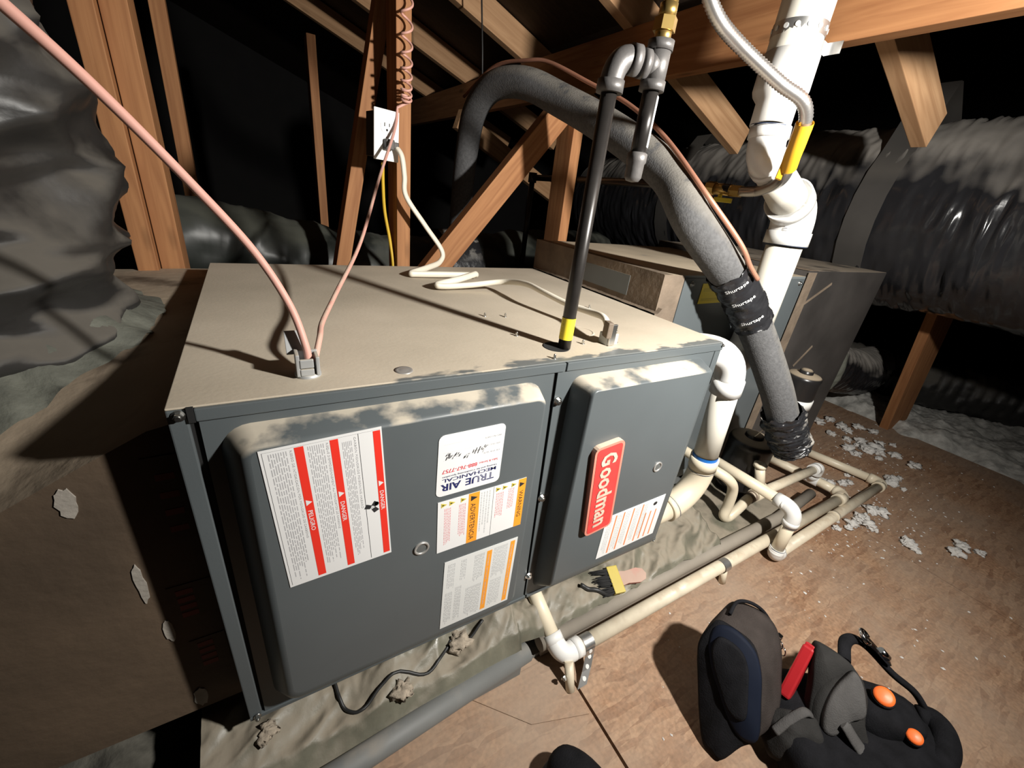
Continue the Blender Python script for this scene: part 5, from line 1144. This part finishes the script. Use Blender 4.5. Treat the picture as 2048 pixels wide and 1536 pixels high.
mb = MB(); mb.tube(smooth([(0.968, -0.392, 0.176), (1.005, -0.376, 0.182), (1.040, -0.382, 0.176), (1.066, -0.405, 0.158), (1.083, -0.448, 0.132), (1.108, -0.485, 0.110), (1.114, -0.513, 0.086)], 8), 0.011, 12, flat=0.6); plabel(mb.build('bag_edge', FABBLK, BG), 'black padded edge of the bag opening')
mb = MB(); mb.tube(smooth([(1.098, -0.508, 0.074), (1.110, -0.526, 0.082), (1.092, -0.546, 0.085), (1.060, -0.558, 0.080), (1.012, -0.558, 0.074), (0.97, -0.56, 0.06)], 8), [0.017]+[0.021]*40, 16); plabel(mb.build('carry_handle', FABBLK, BG), 'thick padded black handle loop')
mb = MB(); mb.tube(smooth([(0.900, -0.443, 0.120), (0.903, -0.467, 0.102), (0.908, -0.497, 0.084), (0.915, -0.53, 0.06)], 6), 0.014, 10, flat=0.3); mb.build('strap', FABLT, BG)
soft((1.012, -0.475, 0.088), (ba, bb, Z), (0.060, 0.040, 0.040), 0.6, 0.006, 21).build('tool_tray', FABBLK, BG)
# tools in the bag, each a thing of its own
TR = thing('hand_tool', 'red-handled tool tucked upright behind the grey flap of the bag', 'tool', (0.905, -0.36, 0.06))
mb = MB(); p0 = Vector((0.876, -0.362, 0.085)); p1 = Vector((0.938, -0.346, 0.170)); d_ = (p1-p0).normalized(); a_ = d_.cross(Y).normalized()
mb.obox((p0+p1)/2, (d_, a_, d_.cross(a_)), ((p1-p0).length/2, 0.014, 0.010), 0.004); mb.build('handle', TOOLRED, TR)
mb = MB(); mb.obox(p1, (d_, a_, d_.cross(a_)), (0.006, 0.011, 0.008), 0.002); mb.build('end_cap', TOOLRED, TR)
for k, (tip, basep, r, lbl) in enumerate((((1.001, -0.459, 0.142), (1.02, -0.43, 0.05), 0.0155, 'upper black screwdriver handle with an orange end in the bag'), ((0.998, -0.516, 0.118), (1.03, -0.48, 0.04), 0.0115, 'lower black screwdriver handle with an orange end near the bag handle'))):
    tp, bp_ = Vector(tip), Vector(basep); ax_ = (eye-tp).normalized()*0.6+Vector((0, 0, 0.4)); ax_.normalize()
    bp_ = tp-ax_*0.085
    if bp_.z < 0.012: bp_.z = 0.012
    t = thing('screwdriver', lbl, 'screwdriver', tuple(bp_))
    MB().tube([bp_, bp_.lerp(tp, 0.5), bp_.lerp(tp, 0.9), tp], [r*0.7, r*0.95, r*1.2, r*1.15], 18).build('handle', FABBLK, t)
    MB().lathe(tp, (tp-bp_), [(-0.001, r*1.05), (0.003, r*1.02), (0.005, r*0.7), (0.0055, 0)], 22).build('end_cap', TOOLORG, t)
WR = thing('wrench', 'shiny chrome wrench leaning at the top right of the bag', 'tool', (1.02, -0.40, 0.10))
mb = MB(); w0 = Vector((1.042, -0.388, 0.196)); w1 = Vector((1.072, -0.438, 0.155)); d_ = (w1-w0).normalized(); a_ = d_.cross(Z).normalized()
mb.obox((w0+w1)/2, (d_, a_, d_.cross(a_)), ((w1-w0).length/2, 0.005, 0.003), 0.001); mb.build('shank', CHROME, WR)
mb = MB(); mb.tube([w0+d_*0.004+(d_*math.cos(t)+a_*math.sin(t))*0.012 for t in [math.radians(35+290*i/14) for i in range(15)]], 0.0042, 8); mb.build('jaw', CHROME, WR)
mb = MB(); mb.cyl(w1-d_*0.03+Z*0.006, w1-d_*0.01+Z*0.006, 0.007, 12); mb.build('knurl', CHROME, WR)

# shoe toe at the bottom edge
SH = thing('shoe', 'black shoe toe poking in at the bottom edge of the view', 'shoe', (0.455, -0.31, 0.0))
soft((0.452, -0.315, 0.040), (Vector((0.97, 0.2, 0)), Vector((-0.2, 0.97, 0)), Z), (0.046, 0.105, 0.040), 0.8, 0.002, 3).build('upper', FABBLK, SH)
soft((0.452, -0.315, 0.012), (Vector((0.97, 0.2, 0)), Vector((-0.2, 0.97, 0)), Z), (0.050, 0.108, 0.012), 0.6, 0.0, 3).build('sole', BLKCBL, SH)

# ------------------------------------------------------------------ insulation tufts and crumbs on the boards
def tuft(x, y, s, seed, flat=0.6):
    mb = MB(); bm = bmesh.new(); bmesh.ops.create_icosphere(bm, subdivisions=3, radius=1.0); vs = []
    for v in bm.verts:
        q = v.co; k = 1+0.75*noise.noise(q*1.5+Vector((seed*3.1, 0, 0)))+0.55*noise.noise(q*3.2+Vector((0, seed, 0)))+0.4*noise.noise(q*6.5)
        vs.append(Vector((x+q.x*s*k*1.15, y+q.y*s*k, max(0.0005, s*flat*0.6+q.z*s*flat*k))))
    bm.verts.index_update(); fs = [[v.index for v in f.verts] for f in bm.faces]; bm.free()
    return mb.add(vs, fs, 0, True)
rnd = random.Random(5); spots = []
for cx_, cy_, sx_, sy_, n_ in ((1.87, -0.155, 0.05, 0.03, 9), (1.70, -0.15, 0.05, 0.02, 6), (1.97, -0.03, 0.05, 0.03, 5), (1.83, -0.28, 0.03, 0.02, 4), (1.98, -0.40, 0.03, 0.02, 3), (2.43, 0.08, 0.10, 0.06, 9), (2.53, 0.0, 0.06, 0.04, 5), (2.48, 0.2, 0.08, 0.04, 5), (2.27, -0.15, 0.04, 0.03, 3), (2.62, 0.30, 0.06, 0.05, 5)):
    for k in range(n_): spots.append((rnd.gauss(cx_, sx_), rnd.gauss(cy_, sy_), rnd.uniform(0.009, 0.022)*(1.35 if cx_ > 2.3 else 1.0)))
for k, (x, y, s) in enumerate(spots):
    far = x > 2.3
    tag(tuft(x, y, s, k+1).build('insulation_tuft', TUFT), 'pale tuft of loose insulation scattered on the far floor boards' if far else 'pale tuft of loose insulation on the boards beside the drain pipes', 'insulation',
        'insulation tufts on the far floor boards' if far else 'insulation tufts beside the drain pipes')
for x, y, s_, k, lbl in CLUMPS:
    mb = tuft(x, y, s_, k, 0.7); z0_ = pl_h(x, y)-0.002
    for v in mb.v: v.z += z0_
    tag(mb.build('insulation_clump', CLUMPM), lbl, 'insulation')
mb = MB(); rnd = random.Random(11)
for k in range(420):
    if k < 200: x = rnd.gauss(1.90, 0.22); y = rnd.gauss(-0.16, 0.11)
    elif k < 320: x = rnd.gauss(2.45, 0.2); y = rnd.gauss(0.06, 0.12)
    else: x = rnd.uniform(0.6, 2.8); y = rnd.uniform(-0.6, -0.10)
    s = rnd.uniform(0.0015, 0.006)
    a = rnd.uniform(0, 3.1); c_, s_ = math.cos(a), math.sin(a); e = rnd.uniform(0.4, 1)
    v = [(x+(px*c_-py*s_*e)*s, y+(px*s_+py*c_*e)*s, 0.0006+pz*s*0.4) for px, py, pz in ((1, 0, 0), (0.2, 0.9, 0.2), (-0.9, 0.3, 0), (-0.3, -0.8, 0.1), (0, 0, 1.2))]
    mb.add(v, [[0, 1, 4], [1, 2, 4], [2, 3, 4], [3, 0, 4]], 0)
o = mb.build('insulation_crumbs', TUFT, origin=(1.8, -0.1, 0)); o['kind'] = 'stuff'; tag(o, 'fine pale crumbs of insulation sprinkled over the floor boards', 'debris')
